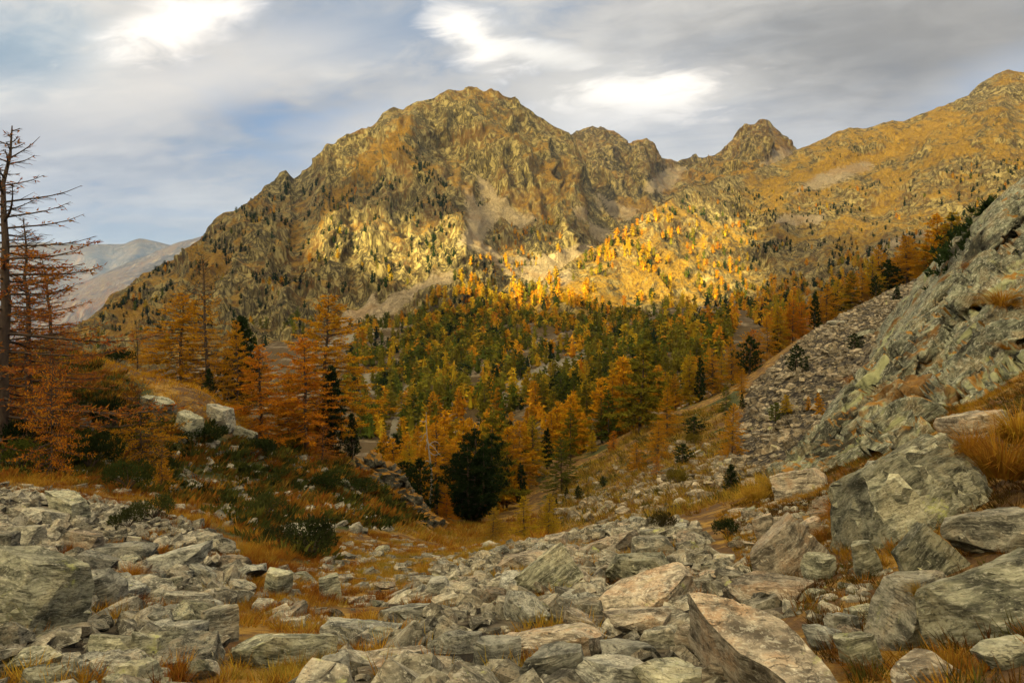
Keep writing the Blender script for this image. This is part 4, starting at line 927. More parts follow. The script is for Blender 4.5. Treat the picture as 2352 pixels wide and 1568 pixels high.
def larch(seed, nb=70, Rw=0.20, leaf_n=9000, ll=0.13, lw=0.045, base_f=0.06, droop=0.35, sparse=0.0, irr=0.35, H=10.0, leaf_lo=0.0, leaf_hi=1.0, topup=0.6, wide=0.0):
    """a larch 10 m tall: trunk mesh, limb mesh, needle mesh"""
    rs = np.random.RandomState(seed); tr, br, cr = TB(), TB(), TB()
    t = np.linspace(0, 1, 12); off = np.cumsum(rs.normal(0, 0.012 * H, (12, 2)), 0) * (t[:, None] ** 1.0) * 0.6
    tp = np.c_[off, t * H]; tp[0, 2] = -0.4
    tr.tube(tp, 0.0135 * H * (1 - t) ** 0.85 + 0.012, 7)
    anchors = []
    for i in range(nb):
        f = base_f + (0.985 - base_f) * ((i + rs.rand()) / nb) ** 0.92
        prof = (1 - f) ** (0.75 - wide * 0.35) * min(1.0, 0.5 + (f - base_f) / 0.14)
        L = max(Rw * H * 1.35 * prof * rs.uniform(1 - irr, 1.12), 0.14)
        if rs.rand() < 0.10: L *= rs.uniform(0.3, 0.7)
        az = i * 2.399 + rs.uniform(-0.5, 0.5); o = np.array([np.cos(az), np.sin(az), 0]); sd = np.array([-o[1], o[0], 0])
        el = math.radians(-14 + 62 * f ** 1.5 + rs.normal(0, 8))
        st = np.array([np.interp(f, t, tp[:, k]) for k in range(3)])
        s = np.linspace(0, 1, 6); curve = rs.normal(0, 0.12)
        pt = st + L * (s[:, None] * o + (s ** 2)[:, None] * sd * curve); pt[:, 2] += L * (math.tan(el) * s * 0.8 - droop * s ** 1.6 + droop * topup * 1.2 * s ** 3.2)
        br.tube(pt, (0.011 * L + 0.012) * (1 - s) + 0.005, 4)
        if f < leaf_lo or f > leaf_hi: kl = 0.12
        else: kl = 1.0
        nt = int(7 + L * 7)
        for j in range(nt):
            q = rs.uniform(0.12, 1.0); b0 = np.array([np.interp(q, s, pt[:, k]) for k in range(3)])
            l = L * 0.30 * (1.15 - q) * rs.uniform(0.5, 1.2) + 0.10
            d = o * rs.uniform(0.3, 0.9) + sd * rs.choice((-1, 1)) * rs.uniform(0.5, 1.0) + np.array([0, 0, rs.normal(-0.05, 0.25)])
            d /= np.linalg.norm(d); e = b0 + d * l + np.array([0, 0, rs.uniform(-0.06, 0.1) * l])
            br.tube(np.array([b0, e]), [0.008 + 0.002 * L, 0.003], 3)
            anchors.append((b0, e, l * kl * (1 if q > 0.25 else 0.5)))
        anchors.append((pt[2], pt[-1], L * 0.7 * kl))
    A = np.array([a[0] for a in anchors]); B = np.array([a[1] for a in anchors]); wgt = np.array([a[2] for a in anchors])
    nl = int(leaf_n * (1 - sparse)); k = rs.choice(len(A), nl, p=wgt / wgt.sum()); q = rs.rand(nl)[:, None]
    c = A[k] * (1 - q) + B[k] * q + rs.normal(0, 0.022, (nl, 3))
    ax = (B - A)[k]; ax /= np.linalg.norm(ax, axis=1)[:, None] + 1e-9
    d = ax * 0.7 + rs.normal(0, 0.55, (nl, 3)) + np.array([0, 0, 0.22])
    cr.leaves(c, d, ll * rs.uniform(0.6, 1.3, nl), lw * rs.uniform(0.7, 1.3, nl), rs)
    return tr.mesh('trunk', m_bark), br.mesh('branches', m_bark), cr.mesh('crown', m_leaf, False)

def pine(seed, nb=60, Rw=0.24, clumps=700, per=16, ll=0.26, lw=0.05, base_f=0.10, round_=0.5, H=10.0, multi=0, lead=0):
    """a stone pine 10 m tall: dense dark crown of upswept tufts"""
    rs = np.random.RandomState(seed); tr, br, cr = TB(), TB(), TB()
    t = np.linspace(0, 1, 9); off = np.cumsum(rs.normal(0, 0.012 * H, (9, 2)), 0) * 0.5
    tp = np.c_[off, t * H * 0.96]; tp[0, 2] = -0.4
    tr.tube(tp, 0.024 * H * (1 - t) ** 0.8 + 0.02, 7)
    for k in range(lead):
        s = np.linspace(0, 1.0, 8); lx, ly, lh = 0.17 * math.cos(k * 2.4 + 0.6), 0.17 * math.sin(k * 2.4 + 0.6), (0.9, 0.8, 0.93, 0.72, 0.84)[k % 5]
        ct = np.stack([np.interp(s, t, tp[:, j]) for j in range(3)], -1) * np.array([1, 1, lh]); off2 = np.minimum(1.0, s * 2.2 + 0.15) - 0.15 * (s == 0)
        tr.tube(ct + off2[:, None] * np.array([lx, ly, 0]) * H, 0.014 * H * (1 - s) + 0.02, 6)
    C, D = [], []; LS = np.linspace(0, 1.0, 8); LO = np.minimum(1.0, LS * 2.2 + 0.15) - 0.15 * (LS == 0)
    LD = [(0.0, 0.0, 1.0)] + [(0.17 * math.cos(k * 2.4 + 0.6), 0.17 * math.sin(k * 2.4 + 0.6), (0.9, 0.8, 0.93, 0.72, 0.84)[k % 5]) for k in range(lead)]
    for i in range(nb):
        lx, ly, lh = LD[i % len(LD)]
        f = base_f + ((0.97 if not lead else 0.93) - base_f) * (i + rs.rand()) / nb
        prof = np.sin(np.pi * min(1, (f - base_f + 0.10) / (1.04 - base_f)) ** (1.0 - 0.35 * (1 - round_))) ** (0.75) if round_ > 0.4 else (1 - f) ** 0.7 * min(1, 0.55 + (f - base_f) * 4)
        L = max(Rw * H * prof * rs.uniform(0.6, 1.15) * (0.62 if lead else 1.0), 0.25)
        az = i * 2.399 + rs.uniform(-0.5, 0.5); o = np.array([np.cos(az), np.sin(az), 0])
        st = np.array([np.interp(f * 0.96, t * 0.96, tp[:, k]) for k in range(3)]); s = np.linspace(0, 1, 5); st = st * np.array([1, 1, lh]) + np.array([lx, ly, 0]) * H * np.interp(f, LS, LO)
        pt = st + L * s[:, None] * o; pt[:, 2] += L * (-0.12 * s + 0.42 * s ** 2.2) * (1 if f < 0.8 else 1.6)
        br.tube(pt, (0.014 * L + 0.012) * (1 - s) + 0.01, 4)
        nc = max(3, int(clumps / nb * (0.4 + L / (Rw * H))))
        q = 1 - rs.rand(nc) ** 1.6 * 0.75
        c = np.stack([np.interp(q, s, pt[:, k]) for k in range(3)], -1) + rs.normal(0, 0.10 * L + 0.10, (nc, 3)) * np.array([1, 1, 0.55])
        C.append(c); D.append(np.tile(o * 0.5 + np.array([0, 0, 0.8]), (nc, 1)))
    C = np.vstack(C); D = np.vstack(D); n = len(C)
    c = np.repeat(C, per, 0) + rs.normal(0, 0.07, (n * per, 3)); d = np.repeat(D, per, 0) + rs.normal(0, 0.7, (n * per, 3))
    cr.leaves(c, d, ll * rs.uniform(0.6, 1.2, n * per), lw * rs.uniform(0.7, 1.3, n * per), rs)
    return tr.mesh('trunk', m_bark), br.mesh('branches', m_bark), cr.mesh('crown', m_leaf, False)

def bush(seed, n=1600, ll=0.10, lw=0.045, stems=10):
    """a low cushion about 2 m across and 0.7 m high"""
    rs = np.random.RandomState(seed); br, cr = TB(), TB()
    for k in range(stems):
        a = rs.uniform(0, 6.3); o = np.array([np.cos(a), np.sin(a), 0]); s = np.linspace(0, 1, 4); l = rs.uniform(0.4, 0.9)
        pt = s[:, None] * o * l + np.array([0, 0, 1]) * (0.5 * s[:, None] ** 0.6) * rs.uniform(0.6, 1.1); br.tube(pt, 0.02 * (1 - s) + 0.006, 4)
    # sprigs gathered in lobes
    nl = 26; a = rs.uniform(0, 6.3, nl); r = rs.rand(nl) ** 0.5 * 0.85; lob = np.c_[np.cos(a) * r, np.sin(a) * r, 0.16 + 0.42 * np.sqrt(np.clip(1 - r ** 2, 0, 1)) * rs.uniform(0.6, 1.15, nl)]
    k = rs.randint(0, nl, n); dv = rs.normal(size=(n, 3)); dv /= np.linalg.norm(dv, axis=1)[:, None]
    c = lob[k] + dv * rs.uniform(0.5, 1.0, n)[:, None] * np.array([0.26, 0.26, 0.18]); c[:, 2] = np.abs(c[:, 2])
    d = dv + np.array([0, 0, 0.7]) + rs.normal(0, 0.4, (n, 3))
    cr.leaves(c, d, ll * rs.uniform(0.6, 1.3, n), lw * rs.uniform(0.6, 1.3, n), rs)
    return br.mesh('stems', m_bark), cr.mesh('foliage', m_leaf, False)

POOL = {
 'larch': [larch(40 + k, nb=90, Rw=0.33 + 0.03 * (k % 3), leaf_n=29000, irr=0.5, droop=0.30 + 0.08 * (k % 2), base_f=(0.05, 0.12, 0.10)[k % 3], ll=0.14, lw=0.05) for k in range(4)],
 'thin': [larch(60 + k, nb=84, Rw=0.29, leaf_n=9000, irr=0.6, sparse=0.2, droop=0.25, leaf_hi=(0.62, 0.8, 0.7)[k], ll=0.12, lw=0.04, topup=1.0) for k in range(3)],
 'low': [larch(70 + k, nb=60, Rw=0.62, leaf_n=5200, irr=0.5, wide=0.5, droop=0.25, base_f=0.04, ll=0.30, lw=0.10, leaf_hi=(0.62, 0.9)[k]) for k in range(2)],
 'mid': [larch(80 + k, nb=46, Rw=0.22 + 0.03 * (k % 3), leaf_n=3600, irr=0.35, ll=0.48, lw=0.17, base_f=(0.06, 0.1, 0.16)[k % 3], droop=0.3) for k in range(6)],
 'pine': [pine(90, nb=170, Rw=0.34, clumps=4000, per=14, round_=0.8, base_f=0.07, multi=4, lead=5, ll=0.27, lw=0.07), pine(91, nb=80, Rw=0.24, clumps=1100, per=12, round_=0.2, base_f=0.06, ll=0.3, lw=0.08)],
 'midpine': [pine(95 + k, nb=40, Rw=(0.23, 0.29, 0.34)[k], clumps=420, per=9, round_=(0.2, 0.6, 0.7)[k], ll=0.55, lw=0.17, base_f=0.06) for k in range(3)],
}
BUSH = [bush(120 + k) for k in range(3)]
OR, RO, YO, OL, DG, GR = (0.54, 0.235, 0.012), (0.56, 0.185, 0.012), (0.45, 0.27, 0.016), (0.175, 0.140, 0.016), (0.026, 0.040, 0.013), (0.095, 0.105, 0.014)
LAST = [None]
def put_tree(name, meshes, loc, yaw, sc, color, label, cat, group=None, part_names=('trunk', 'branches', 'crown')):
    e = bpy.data.objects.new(name, None); COL.objects.link(e); e.location = loc; e.rotation_euler = (0, 0, yaw); e.scale = sc; e.empty_display_size = 0.3
    tag(e, label, cat, group); LAST[0] = e
    for nm, me in zip(part_names, meshes):
        o = link(nm, me, e); o.color = (*color, 1)
    return e
TREES = []   # placed trees, for keeping the others clear
def tree(kind, var, u, vt, vb, Y, color, label, w=1.0, cat='larch', yaw=None, hidden=False):
    """u, top row, base row, depth (None: where the base row meets the ground)"""
    rs = random.Random(int(u * 13 + vt)); g = None
    if Y is None: g = ground_hit(u, vb, ymin=12)
    if g is None: x = (u - MID) / FPX * Y; g = np.array([x, Y, ground_z(x, Y)])
    zt = (HOR - vt) / FPX * g[1]; H = max(zt - g[2], 0.4); s = H / 10.0
    pool = POOL[kind]; m = pool[var % len(pool)]
    name = {'larch': 'larch_tree', 'pine': 'pine_tree'}[cat]
    put_tree(name, m, (g[0], g[1], g[2]), rs.uniform(0, 6.3) if yaw is None else yaw, (s * w, s * w, s), color, label, cat); TREES.append((u, vt, vb, g[1]))
NEAR = [
 ('thin', 0, 2, 280, 930, 27.0, (0.34, 0.11, 0.02), 'tall half-bare larch at the left edge, the tallest tree', 1.45, 'larch'),
 ('thin', 1, 66, 500, 880, 31.0, (0.36, 0.11, 0.02), 'half-bare larch second from the left edge', 1.25, 'larch'),
 ('thin', 2, 122, 588, 850, 35.0, (0.34, 0.11, 0.02), 'slim half-bare larch third from the left edge', 1.3, 'larch'),
 ('low', 1, 118, 830, 948, 25.0, RO, 'bushy red-orange larch low in front of the left larches', 0.5, 'larch'),
 ('low', 1, 25, 740, 920, 32.0, (0.40, 0.13, 0.015), 'wide drooping orange larch under the tallest tree', 0.5, 'larch'),
 ('larch', 1, 418, 672, 870, 57.0, OR, 'broad orange larch behind the grassy knoll', 1.6, 'larch'),
 ('thin', 2, 478, 578, 885, 56.0, OR, 'tall open larch with bare limbs behind the knoll', 1.0, 'larch'),
 ('pine', 1, 556, 714, 905, 58.0, DG, 'dark stone pine behind orange sprays right of the tall open larch', 1.1, 'pine'),
 ('larch', 2, 545, 740, 925, 55.0, OR, 'orange larch tangled with the dark stone pine', 0.9, 'larch'),
 ('larch', 0, 600, 791, 1014, 45.0, RO, 'bright orange larch with bare lower limbs left of the red-orange larch', 1.4, 'larch'),
 ('larch', 3, 703, 776, 1000, 45.5, RO, 'red-orange larch on a bare straight stem, brightest of the left group', 1.4, 'larch'),
 ('larch', 1, 745, 676, 985, 51.0, OR, 'tall orange larch behind the red-orange larch', 1.3, 'larch'),
 ('larch', 0, 662, 850, 1000, 50.0, OR, 'orange larch crown between the two brightest larches', 1.0, 'larch'),
 ('pine', 1, 762, 829, 1025, 47.0, DG, 'narrow dark pine right of the red-orange larch', 0.95, 'pine'),
 ('pine', 1, 808, 944, 1036, 49.0, DG, 'small dark pine right of the narrow dark pine', 0.9, 'pine'),
 ('thin', 1, 741, 966, 1032, 43.5, RO, 'nearly bare small larch below the narrow dark pine', 1.5, 'larch'),
 ('low', 0, 325, 880, 985, 31.0, OR, 'wide low orange larch bush in front of the knoll rock', 0.85, 'larch'),
 ('low', 0, 370, 1012, 1135, None, OR, 'small sapling with a bare top and orange skirt on the left slope', 0.5, 'larch'),
 ('low', 1, 210, 1020, 1060, None, RO, 'tiny orange seedling in the dark heath of the left slope', 0.7, 'larch'),
 ('pine', 1, 480, 842, 890, 53.0, DG, 'young dark pine at the foot of the tall open larch', 1.0, 'pine'),
 ('thin', 2, 316, 742, 830, 52.0, OR, 'small snag-like larch with a broken trunk left of the broad orange larch', 1.1, 'larch'),
 ('pine', 0, 1086, 963, 1208, 60.0, (0.022, 0.034, 0.011), 'big round dark stone pine at the centre', 1.0, 'pine'),
 ('larch', 2, 1002, 972, 1180, 66.0, OR, 'full orange larch left of the big dark stone pine', 1.55, 'larch'),
 ('larch', 0, 939, 1015, 1120, 74.0, YO, 'yellow-orange larch left behind the dead snag', 1.2, 'larch'),
 ('midpine', 2, 924, 1054, 1100, 57.0, DG, 'small spreading dark pine on the rocky rib', 1.3, 'pine'),
 ('midpine', 1, 968, 1048, 1115, 58.0, DG, 'small dark pine below the dead snag', 1.2, 'pine'),
 ('larch', 3, 1026, 1133, 1200, 57.0, RO, 'small bright orange larch at the left foot of the big pine', 1.2, 'larch'),
 ('larch', 1, 1177, 985, 1165, 84.0, (0.36, 0.17, 0.03), 'sandy orange larch right of the big pine', 1.0, 'larch'),
 ('midpine', 0, 1196, 1058, 1175, 76.0, DG, 'shadowy dark pine between the sandy larch and the green larch', 0.8, 'pine'),
 ('larch', 2, 1163, 962, 1160, 94.0, OL, 'tall olive larch rising behind the big pine', 0.9, 'larch'),
 ('larch', 0, 1224, 956, 1110, 90.0, YO, 'orange larch with layered limbs right of the olive larch', 1.1, 'larch'),
 ('midpine', 0, 1257, 980, 1070, 93.0, DG, 'dark pine right of the layered orange larch', 0.9, 'pine'),
 ('larch', 3, 1290, 1003, 1120, 78.0, GR, 'broad yellow-green larch on the slope right of the big pine', 1.25, 'larch'),
 ('mid', 1, 1359, 988, 1045, 92.0, YO, 'small tiered orange larch right of the yellow-green larch', 1.2, 'larch'),
 ('larch', 3, 1408, 988, 1055, 86.0, RO, 'small ragged red-orange larch leaning on the slope', 1.3, 'larch'),
 ('larch', 2, 1381, 925, 1035, 100.0, OL, 'olive larch with two stems above the ragged larch', 1.0, 'larch'),
 ('larch', 1, 1416, 905, 1020, 102.0, OR, 'tall orange larch with two stems above the slope', 1.1, 'larch'),
 ('larch', 0, 1205, 1138, 1262, 38.0, YO, 'yellow-orange larch with twin trunks just below the meadow edge', 1.2, 'larch'),
 ('larch', 1, 1260, 1133, 1245, 40.0, YO, 'thin yellow-orange larch right of the twin-trunked larch', 0.95, 'larch'),
 ('larch', 2, 1133, 1165, 1275, 36.0, (0.36, 0.20, 0.02), 'low yellow larch in front of the big dark pine', 1.3, 'larch'),
 ('midpine', 0, 1301, 1117, 1144, None, DG, 'tiny dark pine below the yellow-green larch', 1.0, 'pine'),
 ('midpine', 1, 1328, 1112, 1150, None, DG, 'crooked little dark pine right of the tiny dark pine', 0.9, 'pine'),
 ('midpine', 1, 1385, 1092, 1118, None, DG, 'small dark pine beside the pale boulder on the mid slope', 1.1, 'pine'),
 ('midpine', 0, 1277, 1145, 1168, None, DG, 'little dark pine behind the thin yellow-orange larch', 1.1, 'pine'),
 ('larch', 0, 1532, 890, 1008, 82.0, OR, 'tall orange larch on a dark trunk left of the talus', 1.1, 'larch'),
 ('larch', 2, 1512, 968, 1045, 70.0, OR, 'feathery orange larch below the tall dark-trunked larch', 1.15, 'larch'),
 ('larch', 3, 1463, 1016, 1078, None, OR, 'small conical orange larch on the mid slope', 1.3, 'larch'),
 ('low', 1, 1508, 1045, 1098, None, RO, 'low red-orange larch leaning over the gravel strip', 0.55, 'larch'),
 ('midpine', 2, 1592, 955, 1000, None, DG, 'broad dark dwarf pine left of the talus', 1.9, 'pine'),
 ('midpine', 2, 1566, 1016, 1068, None, DG, 'broad dark dwarf pine beside the fallen bleached wood', 1.4, 'pine'),
 ('larch', 1, 1682, 926, 1072, 56.0, OR, 'orange larch above the dark conical pine', 0.9, 'larch'),
 ('pine', 1, 1679, 1062, 1160, 39.0, (0.020, 0.032, 0.012), 'dense dark conical pine at the foot of the talus', 1.5, 'pine'),
 ('larch', 0, 1668, 884, 952, None, GR, 'green larch standing on the edge of the talus', 1.1, 'larch'),
 ('midpine', 0, 1704, 903, 940, None, DG, 'narrow dark pine on the talus edge right of the green larch', 1.0, 'pine'),
 ('larch', 3, 1703, 845, 907, None, OR, 'orange larch above the narrow dark pine', 1.15, 'larch'),
 ('midpine', 1, 1722, 768, 878, 102.0, DG, 'large dark pine at the left edge of the talus', 1.15, 'pine'),
 ('larch', 1, 1680, 772, 905, 104.0, OR, 'tall orange larch left of the large dark pine', 0.9, 'larch'),
 ('larch', 2, 1636, 800, 925, 102.0, OR, 'orange larch second left of the large dark pine', 0.95, 'larch'),
 ('midpine', 0, 1607, 818, 940, 101.0, DG, 'slim dark pine among the talus-edge larches', 0.7, 'pine'),
 ('larch', 3, 1585, 814, 945, 102.0, YO, 'ochre larch left of the slim dark pine', 0.95, 'larch'),
 ('larch', 0, 1552, 858, 960, 100.0, OR, 'orange larch at the lower end of the talus-edge row', 1.0, 'larch'),
 ('midpine', 1, 1828, 788, 855, None, DG, 'lone dark pine in the middle of the talus', 1.1, 'pine'),
 ('midpine', 0, 1853, 820, 853, None, DG, 'small dark pine beside the lone talus pine', 0.9, 'pine'),
 ('midpine', 1, 1964, 763, 808, None, DG, 'dark pine high on the talus near the rock face', 1.3, 'pine'),
 ('midpine', 2, 1780, 922, 968, None, GR, 'dark green young larch on the lower talus', 1.4, 'larch'),
 ('mid', 2, 1808, 906, 955, None, YO, 'yellow young larch on the lower talus', 1.3, 'larch'),
 ('mid', 3, 1857, 910, 942, None, OR, 'small orange larch on the lower talus', 1.2, 'larch'),
 ('mid', 4, 1881, 902, 958, None, OR, 'orange young larch next to the rock face', 1.1, 'larch'),
 ('larch', 2, 2176, 512, 636, 128.0, (0.44, 0.17, 0.014), 'big rounded orange larch at the top of the talus', 1.55, 'larch'),
 ('midpine', 1, 2221, 512, 600, 62.0, DG, 'dark pine on a bare stem at the edge of the rock face', 0.9, 'pine'),
 ('midpine', 2, 2270, 443, 530, 40.0, DG, 'dark wind-shaped pine on the crest of the rock face', 1.0, 'pine'),
 ('midpine', 2, 2302, 452, 490, 39.0, DG, 'small dark pine above the wind-shaped pine', 1.2, 'pine'),
 ('midpine', 0, 2192, 615, 650, 122.0, DG, 'small dark pine under the big rounded larch', 1.2, 'pine'),
 ('larch', 0, 2086, 572, 645, 128.0, OR, 'orange larch at the upper talus edge left of the big rounded larch', 1.2, 'larch'),
 ('midpine', 1, 2051, 603, 665, 128.0, DG, 'dark pine at the upper talus edge', 1.0, 'pine'),
 ('larch', 3, 2004, 585, 695, 124.0, YO, 'tall ochre larch with a dark pine at its foot', 1.0, 'larch'),
 ('midpine', 1, 2012, 630, 695, 121.0, DG, 'dark pine at the foot of the tall ochre larch', 0.95, 'pine'),
 ('midpine', 0, 2059, 655, 692, None, DG, 'small conical dark pine alone on the upper talus', 1.3, 'pine'),
 ('larch', 1, 1954, 622, 715, 125.0, OL, 'olive larch on the talus crest left of the tall ochre larch', 0.9, 'larch'),
 ('larch', 2, 1899, 652, 755, 120.0, OR, 'wide orange larch on the talus crest', 1.15, 'larch'),
 ('midpine', 0, 1871, 668, 765, 118.0, DG, 'tall dark pine left of the wide orange larch', 0.8, 'pine'),
 ('larch', 3, 1836, 662, 785, 118.0, YO, 'tall ochre larch left of the tall dark crest pine', 0.8, 'larch'),
 ('larch', 0, 1814, 678, 795, 116.0, OR, 'second tall larch down the talus crest', 0.8, 'larch'),
 ('larch', 1, 1786, 698, 815, 113.0, YO, 'third tall larch down the talus crest', 0.85, 'larch'),
 ('larch', 2, 1762, 724, 835, 110.0, OR, 'fourth tall larch down the talus crest', 0.85, 'larch'),
]
for a in NEAR: tree(*a)
def crest_row():
    rs = random.Random(8)
    cu, cv, cy = [1545, 1640, 1700, 1760, 1860, 1960, 2060, 2140], [955, 915, 885, 835, 765, 712, 660, 635], [96, 100, 103, 108, 114, 121, 125, 128]
    for i, u in enumerate(np.linspace(1548, 2128, 22)):
        u = u + rs.uniform(-12, 12); vb = np.interp(u, cu, cv); Y = np.interp(u, cu, cy) + rs.uniform(1, 8); h = rs.uniform(75, 120)
        dark = i % 5 == 3
        tree('midpine' if dark else 'larch', rs.randrange(4), u, vb - h * (0.8 if dark else 1), vb, Y, DG if dark else rs.choice((OR, OR, RO, YO)), 'x', rs.uniform(1.05, 1.4), 'pine' if dark else 'larch')
        PEND.append((LAST[0], u, vb - h / 2, ('dark pine' if dark else 'orange larch') + ' of the talus-crest row', [(q[2], (q[3] + q[4]) / 2, short_name(q[7])) for q in NEAR if q[2] > 1540 and q[4] < 960], ''))
        LAST[0]['group'] = 'trees in a row along the talus crest'
crest_row()

# dead snag, bleached branch and fallen wood
def dead_wood():
    rs = np.random.RandomState(3); b = TB(); x, Y = (985 - MID) / FPX * 62, 62.0; z0 = float(ground_z(x, Y)); zt = (HOR - 946) / FPX * Y
    H = zt - z0; s = np.linspace(0, 1, 10); pt = np.c_[0.25 * np.sin(s * 5), 0 * s, s * H]; b.tube(pt, 0.13 * (1 - s) + 0.02, 6)
    e = bpy.data.objects.new('dead_tree', None); COL.objects.link(e); e.location = (x, Y, z0)
    for k in range(11):
        br = TB()
        f = rs.uniform(0.35, 0.95); st = np.array([np.interp(f, s, pt[:, j]) for j in range(3)]); a = rs.uniform(0, 6.3); l = rs.uniform(0.6, 2.2) * (1.1 - f * 0.5); q = np.linspace(0, 1, 6)
        p2 = st + q[:, None] * np.array([np.cos(a), np.sin(a) * 0.4, 0]) * l + np.array([0, 0, 1]) * (np.sin(q * 4 + k)[:, None] * 0.25 - 0.35 * l * q[:, None] ** 2); br.tube(p2, 0.035 * (1 - q) + 0.012, 4); link('limb', br.mesh('limb', m_dead), e)
    tag(e, 'bleached dead snag with crooked bare limbs left of the big pine', 'dead tree')
    link('trunk', b.mesh('trunk', m_dead), e)
    for (pts, r, lab) in (([(1688, 1108), (1706, 1096), (1722, 1088), (1745, 1086), (1770, 1080)], 0.05, 'crooked bleached branch lying on the rocks of the right bank'),
                          ([(1574, 1060), (1590, 1048), (1602, 1040), (1610, 1036)], 0.16, 'fallen bleached trunk beside the dwarf pine on the mid slope')):
        if pts[0][0] == 1688: pts = [(u, v + 96) for u, v in pts]
        g = [ground_hit(u, v) for u, v in pts]; Yc = np.mean([q[1] for q in g]); w_ = TB()
        ps = np.array([P(u, v, Yc + 0.15 * i) for i, (u, v) in enumerate(pts)]); ps[:, 2] += r
        k = np.linspace(0, 1, len(ps)); kk = np.linspace(0, 1, 14); ps = np.stack([np.interp(kk, k, ps[:, j]) for j in range(3)], -1)
        w_.tube(ps - ps[0], r * (1 - 0.7 * kk) * (1 + 0.15 * np.sin(kk * 23)), 7)
        o = link('dead_branch', w_.mesh('dead_branch', m_dead), loc=ps[0]); tag(o, lab, 'dead branch')
dead_wood()

# ------------------------------------------------------------------ the forest of the valley and the scattered trees of the mountains
def visible_sampler():
    """ground and mountain surfaces as one pool of sample points with their picture position"""
    pools = {}
    for nm in ('main_mountain', 'right_ridge', 'rear_peaks'):
        L = LAYERS[nm]; p = L['p'][:L['nt']]; pools[nm] = p.reshape(-1, 3)
    pools['ground'] = G_P.reshape(-1, 3)
    p = np.vstack(list(pools.values())); u = p[:, 0] / p[:, 1] * FPX + MID; v = HOR - p[:, 2] / p[:, 1] * FPX
    k = (u > -150) & (u < 2500) & (v > 0) & (v < 1568); p, u, v = p[k], u[k], v[k]
    # depth buffer of the bare land, so that only slopes in sight are wooded
    ci = ((u + 150) / 9).astype(int); cj = (v / 9).astype(int); zb = np.full((ci.max() + 2, cj.max() + 2), 1e9); np.minimum.at(zb, (ci, cj), p[:, 1])
    zn = np.minimum.reduce([zb[ci, cj]]); k = (p[:, 1] <= zn * 1.12 + 6) & (p[:, 1] > 62)
    return p[k], u[k], v[k]
VS = visible_sampler()
GAPS = [[(838, 862), (860, 858), (856, 900), (866, 922), (832, 916)], [(1155, 885), (1210, 865), (1250, 842), (1335, 812), (1365, 822), (1325, 855), (1235, 888), (1160, 908)],
        [(980, 850), (925, 905), (905, 960), (884, 1030), (910, 1030), (928, 960), (940, 910), (990, 858)], [(1225, 785), (1310, 760), (1320, 795), (1240, 815)],
        [(1690, 730), (1730, 735), (1745, 790), (1680, 800)], [(1240, 640), (1370, 560), (1380, 570), (1250, 655)]]
REG = [
 ('near', 135, [(870, 1120), (900, 1020), (960, 960), (1150, 950), (1400, 930), (1560, 880), (1560, 940), (1440, 1010), (1330, 1060), (1240, 1080), (1150, 1190), (1000, 1190), (960, 1150)], (0.55, 0.14, 0.13, 0.08, 0.10), (8, 13), 0.1), # surface, n, polygon, shares (orange, yellow-orange, olive, green, dark), height range, cluster strength
 ('ground', 2700, [(820, 1015), (790, 900), (800, 800), (850, 740), (1000, 730), (1250, 740), (1500, 735), (1690, 720), (1700, 800), (1640, 860), (1560, 930), (1400, 960), (1150, 965), (1020, 960), (960, 1000)], (0.10, 0.17, 0.36, 0.25, 0.12), (9.5, 15.5), 0.06),
 ('right_ridge', 760, [(980, 760), (1060, 730), (1180, 680), (1260, 645), (1390, 560), (1500, 490), (1640, 480), (1720, 520), (1740, 620), (1700, 740), (1650, 800), (1300, 800), (1000, 800)], (0.34, 0.25, 0.13, 0.10, 0.18), (10, 17), 0.25),
 ('right_ridge', 360, [(1690, 620), (2100, 580), (2160, 640), (1900, 720), (1740, 800), (1700, 760)], (0.34, 0.16, 0.12, 0.08, 0.30), (10, 16), 0.3),
 ('right_ridge', 560, [(1480, 490), (1640, 430), (1900, 440), (2352, 360), (2380, 480), (2200, 590), (2000, 620), (1740, 620), (1700, 500)], (0.10, 0.03, 0.04, 0.03, 0.80), (6, 12), 0.4),
 ('right_ridge', 40, [(1850, 370), (1960, 310), (2040, 330), (1900, 400)], (0.0, 0.0, 0.0, 0.0, 1.0), (4, 7), 0.4),
 ('main_mountain', 820, [(190, 745), (430, 570), (640, 415), (700, 395), (760, 440), (850, 420), (960, 400), (1050, 560), (1040, 620), (900, 670), (800, 690), (600, 730), (330, 780)], (0.04, 0.02, 0.05, 0.03, 0.86), (7, 14), 0.45),
 ('main_mountain', 150, [(900, 350), (960, 330), (990, 370), (1060, 460), (1110, 470), (1100, 500), (1060, 500), (1060, 560), (1020, 540), (1000, 450)], (0, 0, 0.02, 0, 0.98), (6, 11), 0.2),
 ('main_mountain', 110, [(180, 760), (330, 780), (600, 740), (800, 700), (860, 720), (780, 800), (500, 850), (200, 850)], (0.15, 0.2, 0.3, 0.15, 0.2), (10, 15), 0.4),
 ('main_mountain', 150, [(1130, 540), (1210, 490), (1290, 520), (1330, 560), (1260, 590), (1180, 640), (1130, 660), (1060, 700), (1040, 640), (1080, 600), (1130, 590)], (0.45, 0.2, 0.05, 0.05, 0.25), (6, 11), 0.25),
 ('main_mountain', 160, [(950, 700), (1020, 650), (1060, 640), (1160, 660), (1230, 650), (1150, 720), (1000, 750)], (0.3, 0.3, 0.1, 0.1, 0.2), (9, 15), 0.15),
]
KCOL = [OR, YO, OL, GR, (0.022, 0.034, 0.012)]
TREE_REFS = [(a[2], (a[3] + a[4]) / 2, short_name(a[7])) for a in NEAR if 850 < a[2] < 1750] + [(905, 960, 'pale stream bed'), (845, 895, 'left scree fan'), (1270, 850, 'pale scree patch'), (1285, 780, 'dark rock wall'), (1100, 820, 'slanting rock slab'), (1710, 760, 'grey gully')]
